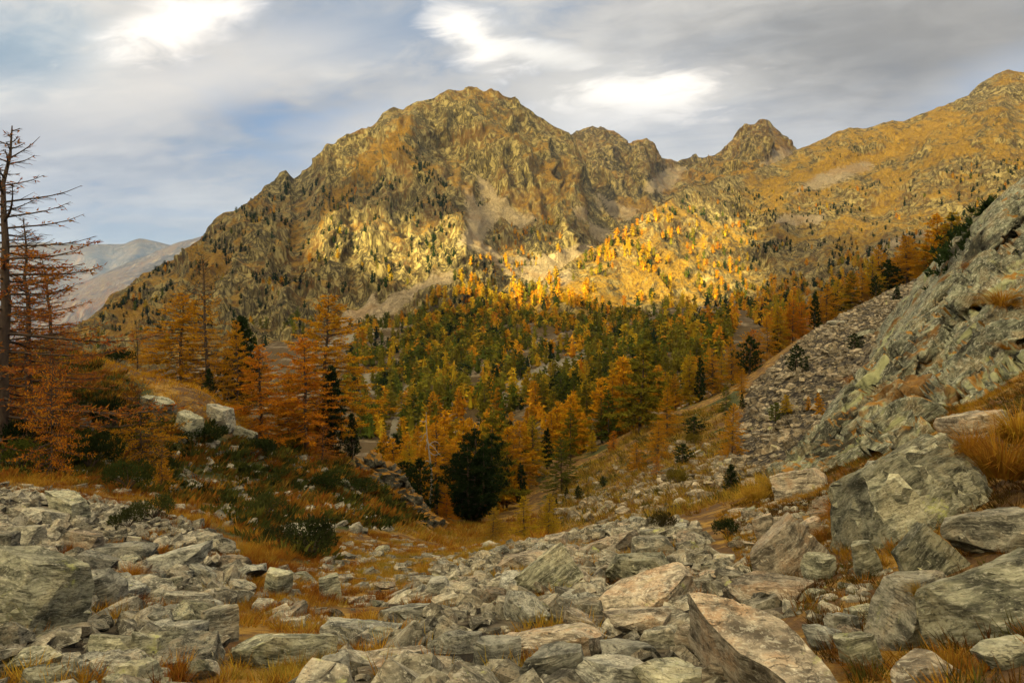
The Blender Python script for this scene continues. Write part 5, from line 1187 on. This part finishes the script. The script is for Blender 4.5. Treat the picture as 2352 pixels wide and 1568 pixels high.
def forest():
    rs = np.random.RandomState(77); allp, allk, allh = [], [], []
    for surf, n, poly, shares, (h0, h1), cl in REG:
        p, u, v = VS; k = in_poly(u, v, poly)
        for g in GAPS: k &= ~in_poly(u, v, g)
        k &= (p[:, 1] > (125 if surf != 'near' else 66)) & (p[:, 1] < (1e9 if surf != 'near' else 260))
        idx = np.nonzero(k)[0]
        if not len(idx): continue
        q = p[idx]; wgt = np.clip(0.5 + (fbm(q / 55 + 3.3, 3) * 1.6 - 0.1) * cl * 4, 0.02, 2) * (1.0 if surf != 'ground' else 1.0)
        c = rs.choice(idx, min(n, len(idx)), replace=False, p=wgt / wgt.sum())
        allp.append(p[c] + rs.normal(0, 1.0, (len(c), 3)) * np.array([1, 1, 0])); allk.append(rs.choice(5, len(c), p=np.array(shares) / sum(shares))); allh.append(rs.uniform(h0, h1, len(c)) * rs.uniform(0.55, 1.05, len(c)))
    pos = np.vstack(allp); kind = np.concatenate(allk); hh = np.concatenate(allh)
    kind = np.where((kind == 4) & (rs.rand(len(kind)) < 0.0), 3, kind); hh = np.where(kind == 4, hh * 0.85, hh)
    order = np.argsort(pos[:, 1] / hh); pos, kind, hh = pos[order], kind[order], hh[order]
    # the nearest as trees of their own
    NI = 186; nm = {0: ('orange', 'larch'), 1: ('yellow-orange', 'larch'), 2: ('olive', 'larch'), 3: ('green-yellow', 'larch'), 4: ('dark green', 'pine')}
    for i in range(NI):
        a, cat = nm[int(kind[i])]; pool = POOL['mid'] if cat == 'larch' else POOL['midpine']; m = pool[rs.randint(len(pool))]
        s = hh[i] / 10; wd = s * rs.uniform(0.9, 1.25); u = pos[i, 0] / pos[i, 1] * FPX + MID
        side = 'left of the stream bed' if u < 905 else ('in the middle of the valley forest' if u < 1450 else 'in the valley forest below the talus crest')
        col = np.array(KCOL[int(kind[i])]) * rs.uniform(0.75, 1.15)
        put_tree('larch_tree' if cat == 'larch' else 'pine_tree', m, tuple(pos[i] - np.array([0, 0, 0.3])), rs.uniform(0, 6.3), (wd, wd, s), col, f'{a} {cat} {side}', cat, f'{a} {cat}{"es" if cat == "larch" else "s"} of the valley forest')
        PEND.append((bpy.data.objects[-1] if False else LAST[0], u, HOR - (pos[i, 2] + hh[i] / 2) / pos[i, 1] * FPX, f'{a} forest {cat}', TREE_REFS, ''))
    # the rest together
    shp = []
    for k in range(10):
        r2 = np.random.RandomState(300 + k); b = TB(); dark = k >= 6; n = 56 if not dark else 52
        f = r2.rand(n) ** 0.85 * r2.uniform(0.9, 1.0); wr = (0.25 if not dark else 0.29) * ((1 - f) ** 0.8 if k % 2 or not dark else np.sin(np.pi * np.clip(f * 0.85 + 0.13, 0, 1)) ** 0.7 * 0.8)
        a = r2.uniform(0, 6.3, n); r = wr * np.sqrt(r2.uniform(0.15, 1, n)); c = np.c_[np.cos(a) * r, np.sin(a) * r, 0.05 + 0.93 * f]
        d = np.c_[np.cos(a), np.sin(a), r2.normal(0.25 if dark else -0.1, 0.4, n)] + r2.normal(0, 0.35, (n, 3))
        b.leaves(c, d, r2.uniform(0.11, 0.19, n), r2.uniform(0.075, 0.125, n), r2)
        V = np.vstack(b.V); F = np.vstack(b.T)
        m = 5; th = np.arange(m) / m * 6.283; rw = 0.14 if not dark else 0.17
        core = np.vstack([np.c_[np.cos(th) * rw, np.sin(th) * rw, 0 * th + 0.12], [[0, 0, 0.93]], np.c_[np.cos(th) * 0.015, np.sin(th) * 0.015, 0 * th - 0.05]])
        cf = [(i, (i + 1) % m, m) for i in range(m)] + [(i, m + 1 + i, (i + 1) % m) for i in range(m)] + [((i + 1) % m, m + 1 + i, m + 1 + (i + 1) % m) for i in range(m)]
        n0 = len(V); V = np.vstack([V, core]); F = np.vstack([F, np.array(cf) + n0]); shp.append((V, F))
    pos, kind, hh = pos[NI:], kind[NI:], hh[NI:]; n = len(pos)
    pick = np.where(kind == 4, rs.randint(6, 10, n), rs.randint(0, 6, n)); sc = np.stack([hh * rs.uniform(0.9, 1.25, n)] * 2 + [hh], -1)
    for nm_, sel in (('distant_larches', kind != 4), ('distant_pines', kind == 4)):
        Vs, Fs, Cs, n0 = [], [], [], 0
        rot = rot_mats(rs.uniform(0, 6.3, n), np.zeros(n), np.zeros(n))
        for k, (V, F) in enumerate(shp):
            i = np.nonzero((pick == k) & sel)[0]
            if not len(i): continue
            W = np.einsum('nij,nvj->nvi', rot[i], V[None] * sc[i][:, None, :]) + pos[i][:, None, :]
            Fs.append((F[None] + (n0 + np.arange(len(i)) * len(V))[:, None, None]).reshape(-1, 3)); Vs.append(W.reshape(-1, 3)); n0 += len(i) * len(V)
            col = np.array(KCOL)[kind[i]] * rs.uniform(0.7, 1.2, (len(i), 1)); Cs.append(np.repeat(np.c_[col, np.ones(len(i))], len(V), 0))
        me = mk_mesh(nm_, np.vstack(Vs), [np.vstack(Fs)], smooth=False, mats=[m_forest])
        ca = me.attributes.new('tint', 'FLOAT_COLOR', 'POINT'); ca.data.foreach_set('color', np.vstack(Cs).astype(np.float32).ravel())
        tag(link(nm_, me), kind='stuff')
forest()
# ------------------------------------------------------------------ shrubs, heath, grass
SHRUBS = [ # left, right, top, base row, depth, colour, label
 (640, 778, 1196, 1285, None, (0.030, 0.036, 0.012), 'large dark juniper hugging the whitish boulder on the left slope'),
 (548, 652, 1138, 1200, None, (0.055, 0.060, 0.016), 'rounded dark green juniper left above the whitish boulder'),
 (242, 326, 1170, 1222, None, (0.040, 0.044, 0.014), 'dark juniper mat at the top edge of the left scree'),
 (212, 300, 803, 848, 46, (0.026, 0.034, 0.010), 'dark dwarf pine mound on the grassy knoll'),
 (600, 680, 1196, 1256, None, (0.030, 0.036, 0.012), 'small dark juniper left of the large juniper'),
 (1640, 1712, 1185, 1240, None, (0.026, 0.034, 0.012), 'dark juniper beside the path at the top of the right bank'),
 (1488, 1562, 1178, 1222, None, (0.050, 0.040, 0.014), 'brownish juniper at the top of the centre scree'),
 (375, 520, 985, 1062, 36, (0.020, 0.028, 0.009), 'broad dark heath mound under the knoll boulder'),
 (520, 640, 1010, 1075, 38, (0.026, 0.034, 0.010), 'dark heath mound below the bright orange larch'),
 (180, 300, 880, 950, 34, (0.020, 0.028, 0.009), 'dark heath mound left of the wide low larch'),
 (-40, 100, 880, 990, 27, (0.016, 0.024, 0.008), 'dark heath mound under the tallest tree'),
 (120, 260, 960, 1060, 27, (0.028, 0.036, 0.010), 'green heath mound in the middle of the left slope'),
 (-20, 90, 990, 1060, 25, (0.075, 0.085, 0.014), 'bright green bilberry mound at the left edge'),
 (225, 340, 1030, 1095, 24, (0.040, 0.050, 0.012), 'olive heath mound below the wide low larch'),
 (700, 800, 1085, 1150, 38, (0.030, 0.040, 0.010), 'dark heath mound on the slope above the rib'),
 (760, 880, 1120, 1195, 40, (0.034, 0.042, 0.011), 'long heath mound running down beside the rocky rib'),
 (1530, 1590, 1072, 1120, None, (0.13, 0.095, 0.014), 'olive-yellow shrub on the gravel strip'),
 (1570, 1620, 996, 1028, None, (0.12, 0.085, 0.014), 'olive shrub below the broad dwarf pine'),
 (612, 700, 1000, 1052, 44, (0.16, 0.10, 0.012), 'yellow-green shrub at the foot of the red-orange larch'),
 (290, 395, 1140, 1168, 19, (0.050, 0.056, 0.015), 'low heath patch right above the dark juniper mat'),
]
for i, (u0, u1, v0, v1, Y, colr, lab) in enumerate(SHRUBS):
    uc = (u0 + u1) / 2; g = ground_hit(uc, v1 - 4, ymin=10) if Y is None else None
    if g is None: x = (uc - MID) / FPX * Y; g = np.array([x, Y, ground_z(x, Y)])
    W = (u1 - u0) / FPX * g[1]; zt = (HOR - v0) / FPX * g[1]; h = max(min(zt - g[2], W * 0.62), W * 0.22)
    put_tree('shrub', BUSH[i % 3], (g[0], g[1] + W * 0.2, g[2] - 0.04), i * 1.7, (W / 2.1, W / 2.1, h / 0.72), colr, lab, 'shrub', None, ('stems', 'foliage'))

def tri_shape(seed, n, spread, hgt, wd, lean):
    rs = np.random.RandomState(seed); b = TB(); a = rs.uniform(0, 6.3, n); r = spread * np.sqrt(rs.rand(n)); c = np.c_[np.cos(a) * r, np.sin(a) * r, 0 * r - 0.01]
    d = np.c_[np.cos(a) * lean, np.sin(a) * lean, np.ones(n)] + rs.normal(0, 0.25, (n, 3)); b.leaves(c, d, hgt * rs.uniform(0.5, 1.15, n), wd, rs); return np.vstack(b.V), np.vstack(b.T)
GRASS = [tri_shape(400 + k, 32, 0.09, 0.15, 0.009, 0.7) for k in range(6)]
GRASS_LO = [tri_shape(440 + k, 18, 0.10, 0.15, 0.014, 0.7) for k in range(6)]
HEATH = [tri_shape(420 + k, 46, 0.24, 0.13, 0.055, 0.8) for k in range(5)]
def sward(name, seed, n, xr, yr, poly, shapes, smin, smax, cols, clump=0.0, sc_far=0.0, extra=None):
    rs = np.random.RandomState(seed); p = world_scatter(rs, n, xr, yr, poly, (lambda x, y, u, v: (fbm(np.stack([x, y, 0 * x], -1) / 1.7 + seed, 3) > clump) & (extra(x, y, u, v) if extra else True)))
    n = len(p); s = rs.uniform(smin, smax, n) * (1 + sc_far * p[:, 1]); k = rs.randint(0, len(shapes), n)
    V, F = scatter_mesh(shapes, p, rot_mats(rs.uniform(0, 6.3, n), rs.normal(0, 0.15, n), rs.normal(0, 0.15, n)), s, k)
    # colours follow the same order as scatter_mesh
    cols = np.array(cols); pc = cols[np.clip((fbm(p / 2.2 + 8.8, 3) * 1.6 + 0.5 + rs.normal(0, 0.22, n)) * len(cols), 0, len(cols) - 1).astype(int)] * rs.uniform(0.75, 1.2, (n, 1))
    C = np.vstack([np.repeat(np.c_[pc[k == j], np.ones((k == j).sum())], len(shapes[j][0]), 0) for j in range(len(shapes))])
    me = mk_mesh(name, V, [F], smooth=False, mats=[m_forest_g]); ca = me.attributes.new('tint', 'FLOAT_COLOR', 'POINT'); ca.data.foreach_set('color', C.astype(np.float32).ravel())
    tag(link(name, me), kind='stuff')
m_forest_g = leaf_mat('grass_blades', attr=True, noise_sc=1.5, trans=0.3, vary=0.3)
GC = [(0.20, 0.065, 0.012), (0.27, 0.10, 0.014), (0.34, 0.15, 0.018), (0.42, 0.22, 0.03), (0.30, 0.19, 0.03)]
GB = [(0.07, 0.04, 0.012), (0.12, 0.05, 0.012), (0.075, 0.065, 0.014), (0.26, 0.11, 0.016), (0.34, 0.17, 0.02)]
HC = [(0.036, 0.042, 0.011), (0.058, 0.062, 0.014), (0.095, 0.085, 0.017), (0.15, 0.080, 0.015), (0.27, 0.105, 0.016)]
GZONE = [(500, 1430), (550, 1330), (520, 1260), (700, 1240), (820, 1215), (1010, 1215), (1150, 1245), (1260, 1225), (1180, 1262), (1010, 1315), (900, 1390), (830, 1470), (760, 1600), (640, 1700), (420, 1640), (560, 1500)]
sward('meadow_grass', 31, 4600, (-7, 2), (3.5, 30), GZONE, GRASS, 0.5, 1.1, GC, -0.12, 0.012)
RZONE = [(1640, 1190), (1780, 1110), (1960, 1040), (2200, 930), (2400, 830), (2500, 800), (2900, 750), (2900, 1700), (1960, 1700), (1900, 1490), (1850, 1420), (1700, 1290)]
sward('bank_grass', 32, 6500, (0.9, 19), (2.6, 28), RZONE, GRASS, 0.45, 1.05, GB, -0.2, 0.012)
sward('scree_tufts', 33, 900, (-9, 5), (4, 22), [(-100, 1120), (560, 1250), (900, 1400), (1300, 1240), (1600, 1250), (1700, 1600), (-100, 1600)], GRASS, 0.7, 1.4, GC, 0.12, 0.01)
sward('slope_heath', 34, 3000, (-45, -2), (11, 56), HEATH_L, HEATH, 0.9, 1.9, HC, -0.16, 0.018)
sward('slope_grass', 35, 1200, (-40, 0), (10, 54), HEATH_L, GRASS_LO, 1.0, 1.9, GC[:4], -0.02, 0.03)
STRIP = [(-100, 1075), (200, 1090), (380, 1130), (560, 1195), (700, 1245), (640, 1335), (560, 1270), (330, 1182), (100, 1135), (-100, 1125)]
sward('scree_edge_grass', 38, 900, (-22, -1), (9, 30), STRIP, GRASS, 0.8, 1.6, GC[:4], -0.3, 0.015)
HOLLOW = [(880, 1215), (1000, 1200), (1120, 1200), (1250, 1180), (1300, 1215), (1200, 1262), (1050, 1262)]
sward('hollow_grass', 39, 1000, (-12, 6), (24, 70), HOLLOW, GRASS_LO, 1.2, 2.2, GC[1:], -0.3, 0.015)
KTOP = [(170, 800), (250, 825), (430, 870), (500, 905), (470, 930), (360, 900), (240, 870), (160, 850)]
sward('knoll_grass', 36, 900, (-32, -12), (36, 52), [(60, 780), (600, 780), (600, 1000), (420, 960), (60, 890)], GRASS_LO, 1.6, 2.8, [(0.42, 0.18, 0.016), (0.46, 0.23, 0.022)], -0.4)
MSLOPE = [(1230, 1230), (1250, 1170), (1330, 1080), (1450, 1000), (1560, 950), (1660, 930), (1690, 1010), (1640, 1070), (1790, 1080), (1760, 1150), (1560, 1190), (1400, 1200)]
sward('mid_slope_grass', 37, 3000, (1, 36), (26, 105), MSLOPE, GRASS_LO, 1.4, 2.6, [(0.20, 0.10, 0.02), (0.30, 0.17, 0.025), (0.36, 0.22, 0.03), (0.10, 0.08, 0.018)], -0.15, 0.012)

# ------------------------------------------------------------------ single tussocks
def tussock_mesh(seed, n=560):
    rs = np.random.RandomState(seed); V, Q = [], []
    for i in range(n):
        a = rs.uniform(0, 6.3); r = 0.16 * math.sqrt(rs.rand()); l = rs.uniform(0.45, 1.05); o = np.array([math.cos(a), math.sin(a), 0]); b0 = o * r; ben = rs.uniform(0.25, 1.25); sd = np.array([-o[1], o[0], 0]) * 0.006
        for j, s in enumerate((0, 0.5, 1.0)):
            c = b0 + o * ben * l * s ** 1.5 * 0.8 + np.array([0, 0, l * (0.8 * s - 0.55 * ben * s ** 2)]) + rs.normal(0, 0.012, 3); wv = sd * (1 - 0.8 * s); V += [c - wv, c + wv]
        k = i * 6; Q += [(k, k + 1, k + 3, k + 2), (k + 2, k + 3, k + 5, k + 4)]
    return mk_mesh('grass_tussock', np.array(V), [np.array(Q)], True, [m_leaf])
TUS = [tussock_mesh(600 + k) for k in range(4)]
TUSS = [ # u, base row, width in picture, depth or None, colour, label
 (300, 1330, 100, None, (0.30, 0.115, 0.014), 'large orange tussock in the middle of the left scree'), (200, 1302, 52, None, (0.36, 0.14, 0.016), 'smaller orange tussock left of the large scree tussock'),
 (625, 1415, 70, None, (0.22, 0.07, 0.012), 'rust-coloured tussock below the upright pale block'), (690, 1410, 55, None, (0.20, 0.06, 0.012), 'rust-coloured tussock below the pointed boulder'),
 (850, 1435, 70, None, (0.40, 0.22, 0.03), 'straw-yellow tussock at the edge of the centre scree'), (640, 1530, 46, None, (0.36, 0.16, 0.02), 'orange tussock growing on the large cracked slab'),
 (400, 1560, 110, None, (0.24, 0.085, 0.014), 'wide rusty tussock at the bottom left'), (1050, 1378, 46, None, (0.30, 0.13, 0.018), 'small tussock on the upper edge of the centre scree'),
 (2300, 1090, 260, 8.2, (0.26, 0.105, 0.014), 'biggest overhanging orange tussock at the right edge'), (2230, 1040, 150, 9.5, (0.32, 0.14, 0.016), 'long orange tussock beside the pale rounded boulder'),
 (2340, 1010, 200, 9.4, (0.38, 0.19, 0.02), 'yellow-orange tussock above the biggest one'), (1790, 1135, 120, None, (0.34, 0.19, 0.025), 'tall straw grass left of the cracked square boulder'), (1740, 1150, 100, None, (0.36, 0.19, 0.022), 'golden grass beside the dark conical pine'),
 (1930, 1190, 110, None, (0.28, 0.10, 0.014), 'rusty tussock left of the huge layered boulder'), (1985, 1160, 80, None, (0.22, 0.085, 0.014), 'brown tussock above the huge layered boulder'),
 (1890, 1240, 80, None, (0.24, 0.10, 0.016), 'tussock in front of the long sloping rock'), (2150, 1410, 90, 3.6, (0.30, 0.15, 0.02), 'wispy tussock before the dark-faced boulder'), (2110, 1360, 70, 4.6, (0.25, 0.15, 0.025), 'green-gold tussock left of the lichen-yellow slab'),
 (1990, 1540, 130, None, (0.28, 0.11, 0.014), 'orange tussock at the bottom right'), (2190, 1545, 150, None, (0.22, 0.10, 0.014), 'brown tussock at the lower right corner'), (2330, 1240, 110, 6.6, (0.17, 0.11, 0.02), 'green-brown tussock behind the smooth right boulder'),
 (2070, 905, 85, 23.0, (0.28, 0.11, 0.014), 'orange tussock hanging in the middle of the rock face'), (2300, 700, 120, 26.0, (0.26, 0.115, 0.014), 'long tussock streak high on the rock face'), (2240, 620, 70, 32.0, (0.26, 0.10, 0.014), 'tussock near the top of the rock face'),
 (2020, 1000, 110, 21.5, (0.30, 0.13, 0.016), 'broad tussock on a ledge at the foot of the rock face'), (1960, 880, 60, 30.0, (0.28, 0.10, 0.014), 'small tussock on the left edge of the rock face'), (2180, 850, 80, 22.0, (0.25, 0.10, 0.014), 'tussock in a cleft right of the face centre'), (2310, 800, 60, 20.5, (0.27, 0.11, 0.014), 'tussock by the right edge of the rock face'), (2150, 770, 60, 29.0, (0.26, 0.11, 0.014), 'tussock on the upper left part of the rock face'),
]
FACE = LAYERS['rock_face']
def face_point(u, v):
    p = FACE['p'][:FACE['nt']].reshape(-1, 3); uu = p[:, 0] / p[:, 1] * FPX + MID; vv = HOR - p[:, 2] / p[:, 1] * FPX
    i = np.argmin((uu - u) ** 2 + (vv - v) ** 2); return p[i]
for i, (u, v, wpx, Y, colr, lab) in enumerate(TUSS):
    if 'face' in lab: g = face_point(u, v)
    elif Y is not None: g = P(u, v, Y); 
    else: g = ground_hit(u, v)
    rs = random.Random(i); s = wpx / FPX * g[1] / 1.15
    o = link('grass_tussock', TUS[i % 4], loc=(g[0], g[1] - (0.05 if 'face' in lab else 0), g[2] - 0.03), rot=(rs.uniform(-0.1, 0.25), rs.uniform(-0.2, 0.2), rs.uniform(0, 6.3)), scale=(s, s, s * (0.6 if 'face' in lab else 0.9))); o.color = (*colr, 1)
    tag(o, lab, 'grass tussock', 'grass tussocks')
# ------------------------------------------------------------------ unseen clouds behind the camera, shaped to shade the land except one gap
def cloud_mat(name, trans):
    m = bpy.data.materials.new(name); m.use_nodes = True; t = NT(m.node_tree); t.n.remove(t.n['Principled BSDF'])
    tr = t.node('ShaderNodeBsdfTransparent'); di = t.node('ShaderNodeBsdfTranslucent'); di.inputs[0].default_value = (0.8, 0.8, 0.8, 1)
    n = t.noise(pos_node(t), 0.003, 3, 0.5)
    f = t.math('ADD', trans, t.math('MULTIPLY', t.math('SUBTRACT', n, 0.5), 0.3), clamp=True)
    mx = t.node('ShaderNodeMixShader'); t.put(mx.inputs[0], f); t.l.new(di.outputs[0], mx.inputs[1]); t.l.new(tr.outputs[0], mx.inputs[2])
    t.l.new(mx.outputs[0], t.n['Material Output'].inputs['Surface']); return m
CLZ = 1500.0
def to_cloud(p, z=CLZ):
    p = np.asarray(p, float); k = (z - p[..., 2]) / SUN.z
    return p[..., :2] + np.array([SUN.x, SUN.y]) * k[..., None]
def shade_cloud(name, label, keep, trans, z, thick, bounds, step=60):
    x0, x1, y0, y1 = bounds; xs = np.arange(x0, x1, step); ys = np.arange(y0, y1, step); X, Yg = np.meshgrid(xs, ys)
    wob = np.stack([X / 420, Yg / 420, 0 * X + z], -1)
    k = keep(X + 35 * fbm(wob, 3), Yg + 35 * fbm(wob + 40, 3))
    nr, nc = X.shape
    th = thick * (0.6 + 0.5 * fbm(wob * 1.5, 3))
    top = np.stack([X, Yg, z + th], -1).reshape(-1, 3); bot = np.stack([X, Yg, z - 0.4 * th], -1).reshape(-1, 3)
    kc_ = k[:-1, :-1]; rr, cc = np.nonzero(kc_); a = rr * nc + cc
    N = nr * nc
    q1 = np.stack([a, a + 1, a + nc + 1, a + nc], 1); q2 = q1[:, ::-1] + N
    fs = [q1, q2]
    pad = np.pad(kc_, 1)
    for dr, dc, e in ((-1, 0, (0, 1)), (1, 0, (nc + 1, nc)), (0, -1, (nc, 0)), (0, 1, (1, nc + 1))):
        ed = ~pad[rr + 1 + dr, cc + 1 + dc]; b = a[ed]
        fs.append(np.stack([b + e[1], b + e[0], b + e[0] + N, b + e[1] + N], 1))
    me = mk_mesh(name, np.vstack([top, bot]), [np.vstack(fs)], mats=[cloud_mat(name, trans)])
    o = link(name, me); tag(o, kind='structure'); return o
GAP = [(560, 610), (620, 535), (780, 508), (960, 515), (1040, 565), (1130, 560), (1250, 560), (1400, 500), (1560, 468), (1700, 498), (1735, 590), (1670, 665), (1490, 712), (1300, 760), (1150, 755), (1020, 762), (850, 745), (740, 690), (650, 640)]
HIGH = [(560, 380), (680, 440), (800, 470), (1000, 450), (1080, 560), (1300, 560), (1450, 500), (1700, 500), (1760, 560), (2000, 570), (2500, 500), (2500, -900), (560, -900)]
_b = (-5200, 1500, -4000, 1300); ST = 45
def light_map(poly):
    """which cells of the cloud sheet stand between the sun and the land inside this part of the view"""
    p, uu, vv = VS; k = p[:, 1] > 120; xy = to_cloud(p[k]); ins = in_poly(uu[k], vv[k], poly)
    nx, ny = int((_b[1] - _b[0]) / ST) + 2, int((_b[3] - _b[2]) / ST) + 2
    i = np.clip(((xy[:, 0] - _b[0]) / ST).astype(int), 0, nx - 1); j = np.clip(((xy[:, 1] - _b[2]) / ST).astype(int), 0, ny - 1)
    a, c = np.zeros((nx, ny)), np.zeros((nx, ny)); np.add.at(a, (i, j), ins); np.add.at(c, (i, j), ~ins)
    def blur(m):
        q = np.pad(m, 1); return sum(q[1 + s:q.shape[0] - 1 + s, 1 + t_:q.shape[1] - 1 + t_] * (1 if s or t_ else 3) for s in (-1, 0, 1) for t_ in (-1, 0, 1))
    for _ in range(2): a, c = blur(a), blur(c)
    op = a > c
    return lambda x, y: op[np.clip(((x - _b[0]) / ST).astype(int), 0, nx - 1), np.clip(((y - _b[2]) / ST).astype(int), 0, ny - 1)]
in_gap, in_high = light_map(GAP), light_map(HIGH)
shade_cloud('shade_cloud', '', lambda x, y: ~in_gap(x, y) & ~in_high(x, y), 0.14, CLZ, 60, _b)
shade_cloud('thin_shade_cloud', '', lambda x, y: in_high(x, y) & ~in_gap(x, y), 0.54, CLZ + 20, 40, _b)  # unseen thinner sheet, placed to dim the sun on the upper slopes

# ------------------------------------------------------------------ haze over the whole landscape
def haze():
    x, y0, y1, z0, z1 = 27000, -4000, 31000, -2100, 780
    V = [(sx, sy, sz) for sz in (z0, z1) for sy in (y0, y1) for sx in (-x, x)]
    me = mk_mesh('haze', V, [np.array([(0, 2, 3, 1), (4, 5, 7, 6), (0, 1, 5, 4), (2, 6, 7, 3), (0, 4, 6, 2), (1, 3, 7, 5)])], smooth=False)
    m = bpy.data.materials.new('haze'); m.use_nodes = True; t = NT(m.node_tree); t.n.remove(t.n['Principled BSDF'])
    v = t.node('ShaderNodeVolumePrincipled'); v.inputs['Color'].default_value = (0.42, 0.60, 1.0, 1); v.inputs['Density'].default_value = 4.8e-5; v.inputs['Anisotropy'].default_value = 0.0
    t.l.new(v.outputs[0], t.n['Material Output'].inputs['Volume']); me.materials.append(m)
    tag(link('haze', me), kind='stuff')
haze()
finish_labels()
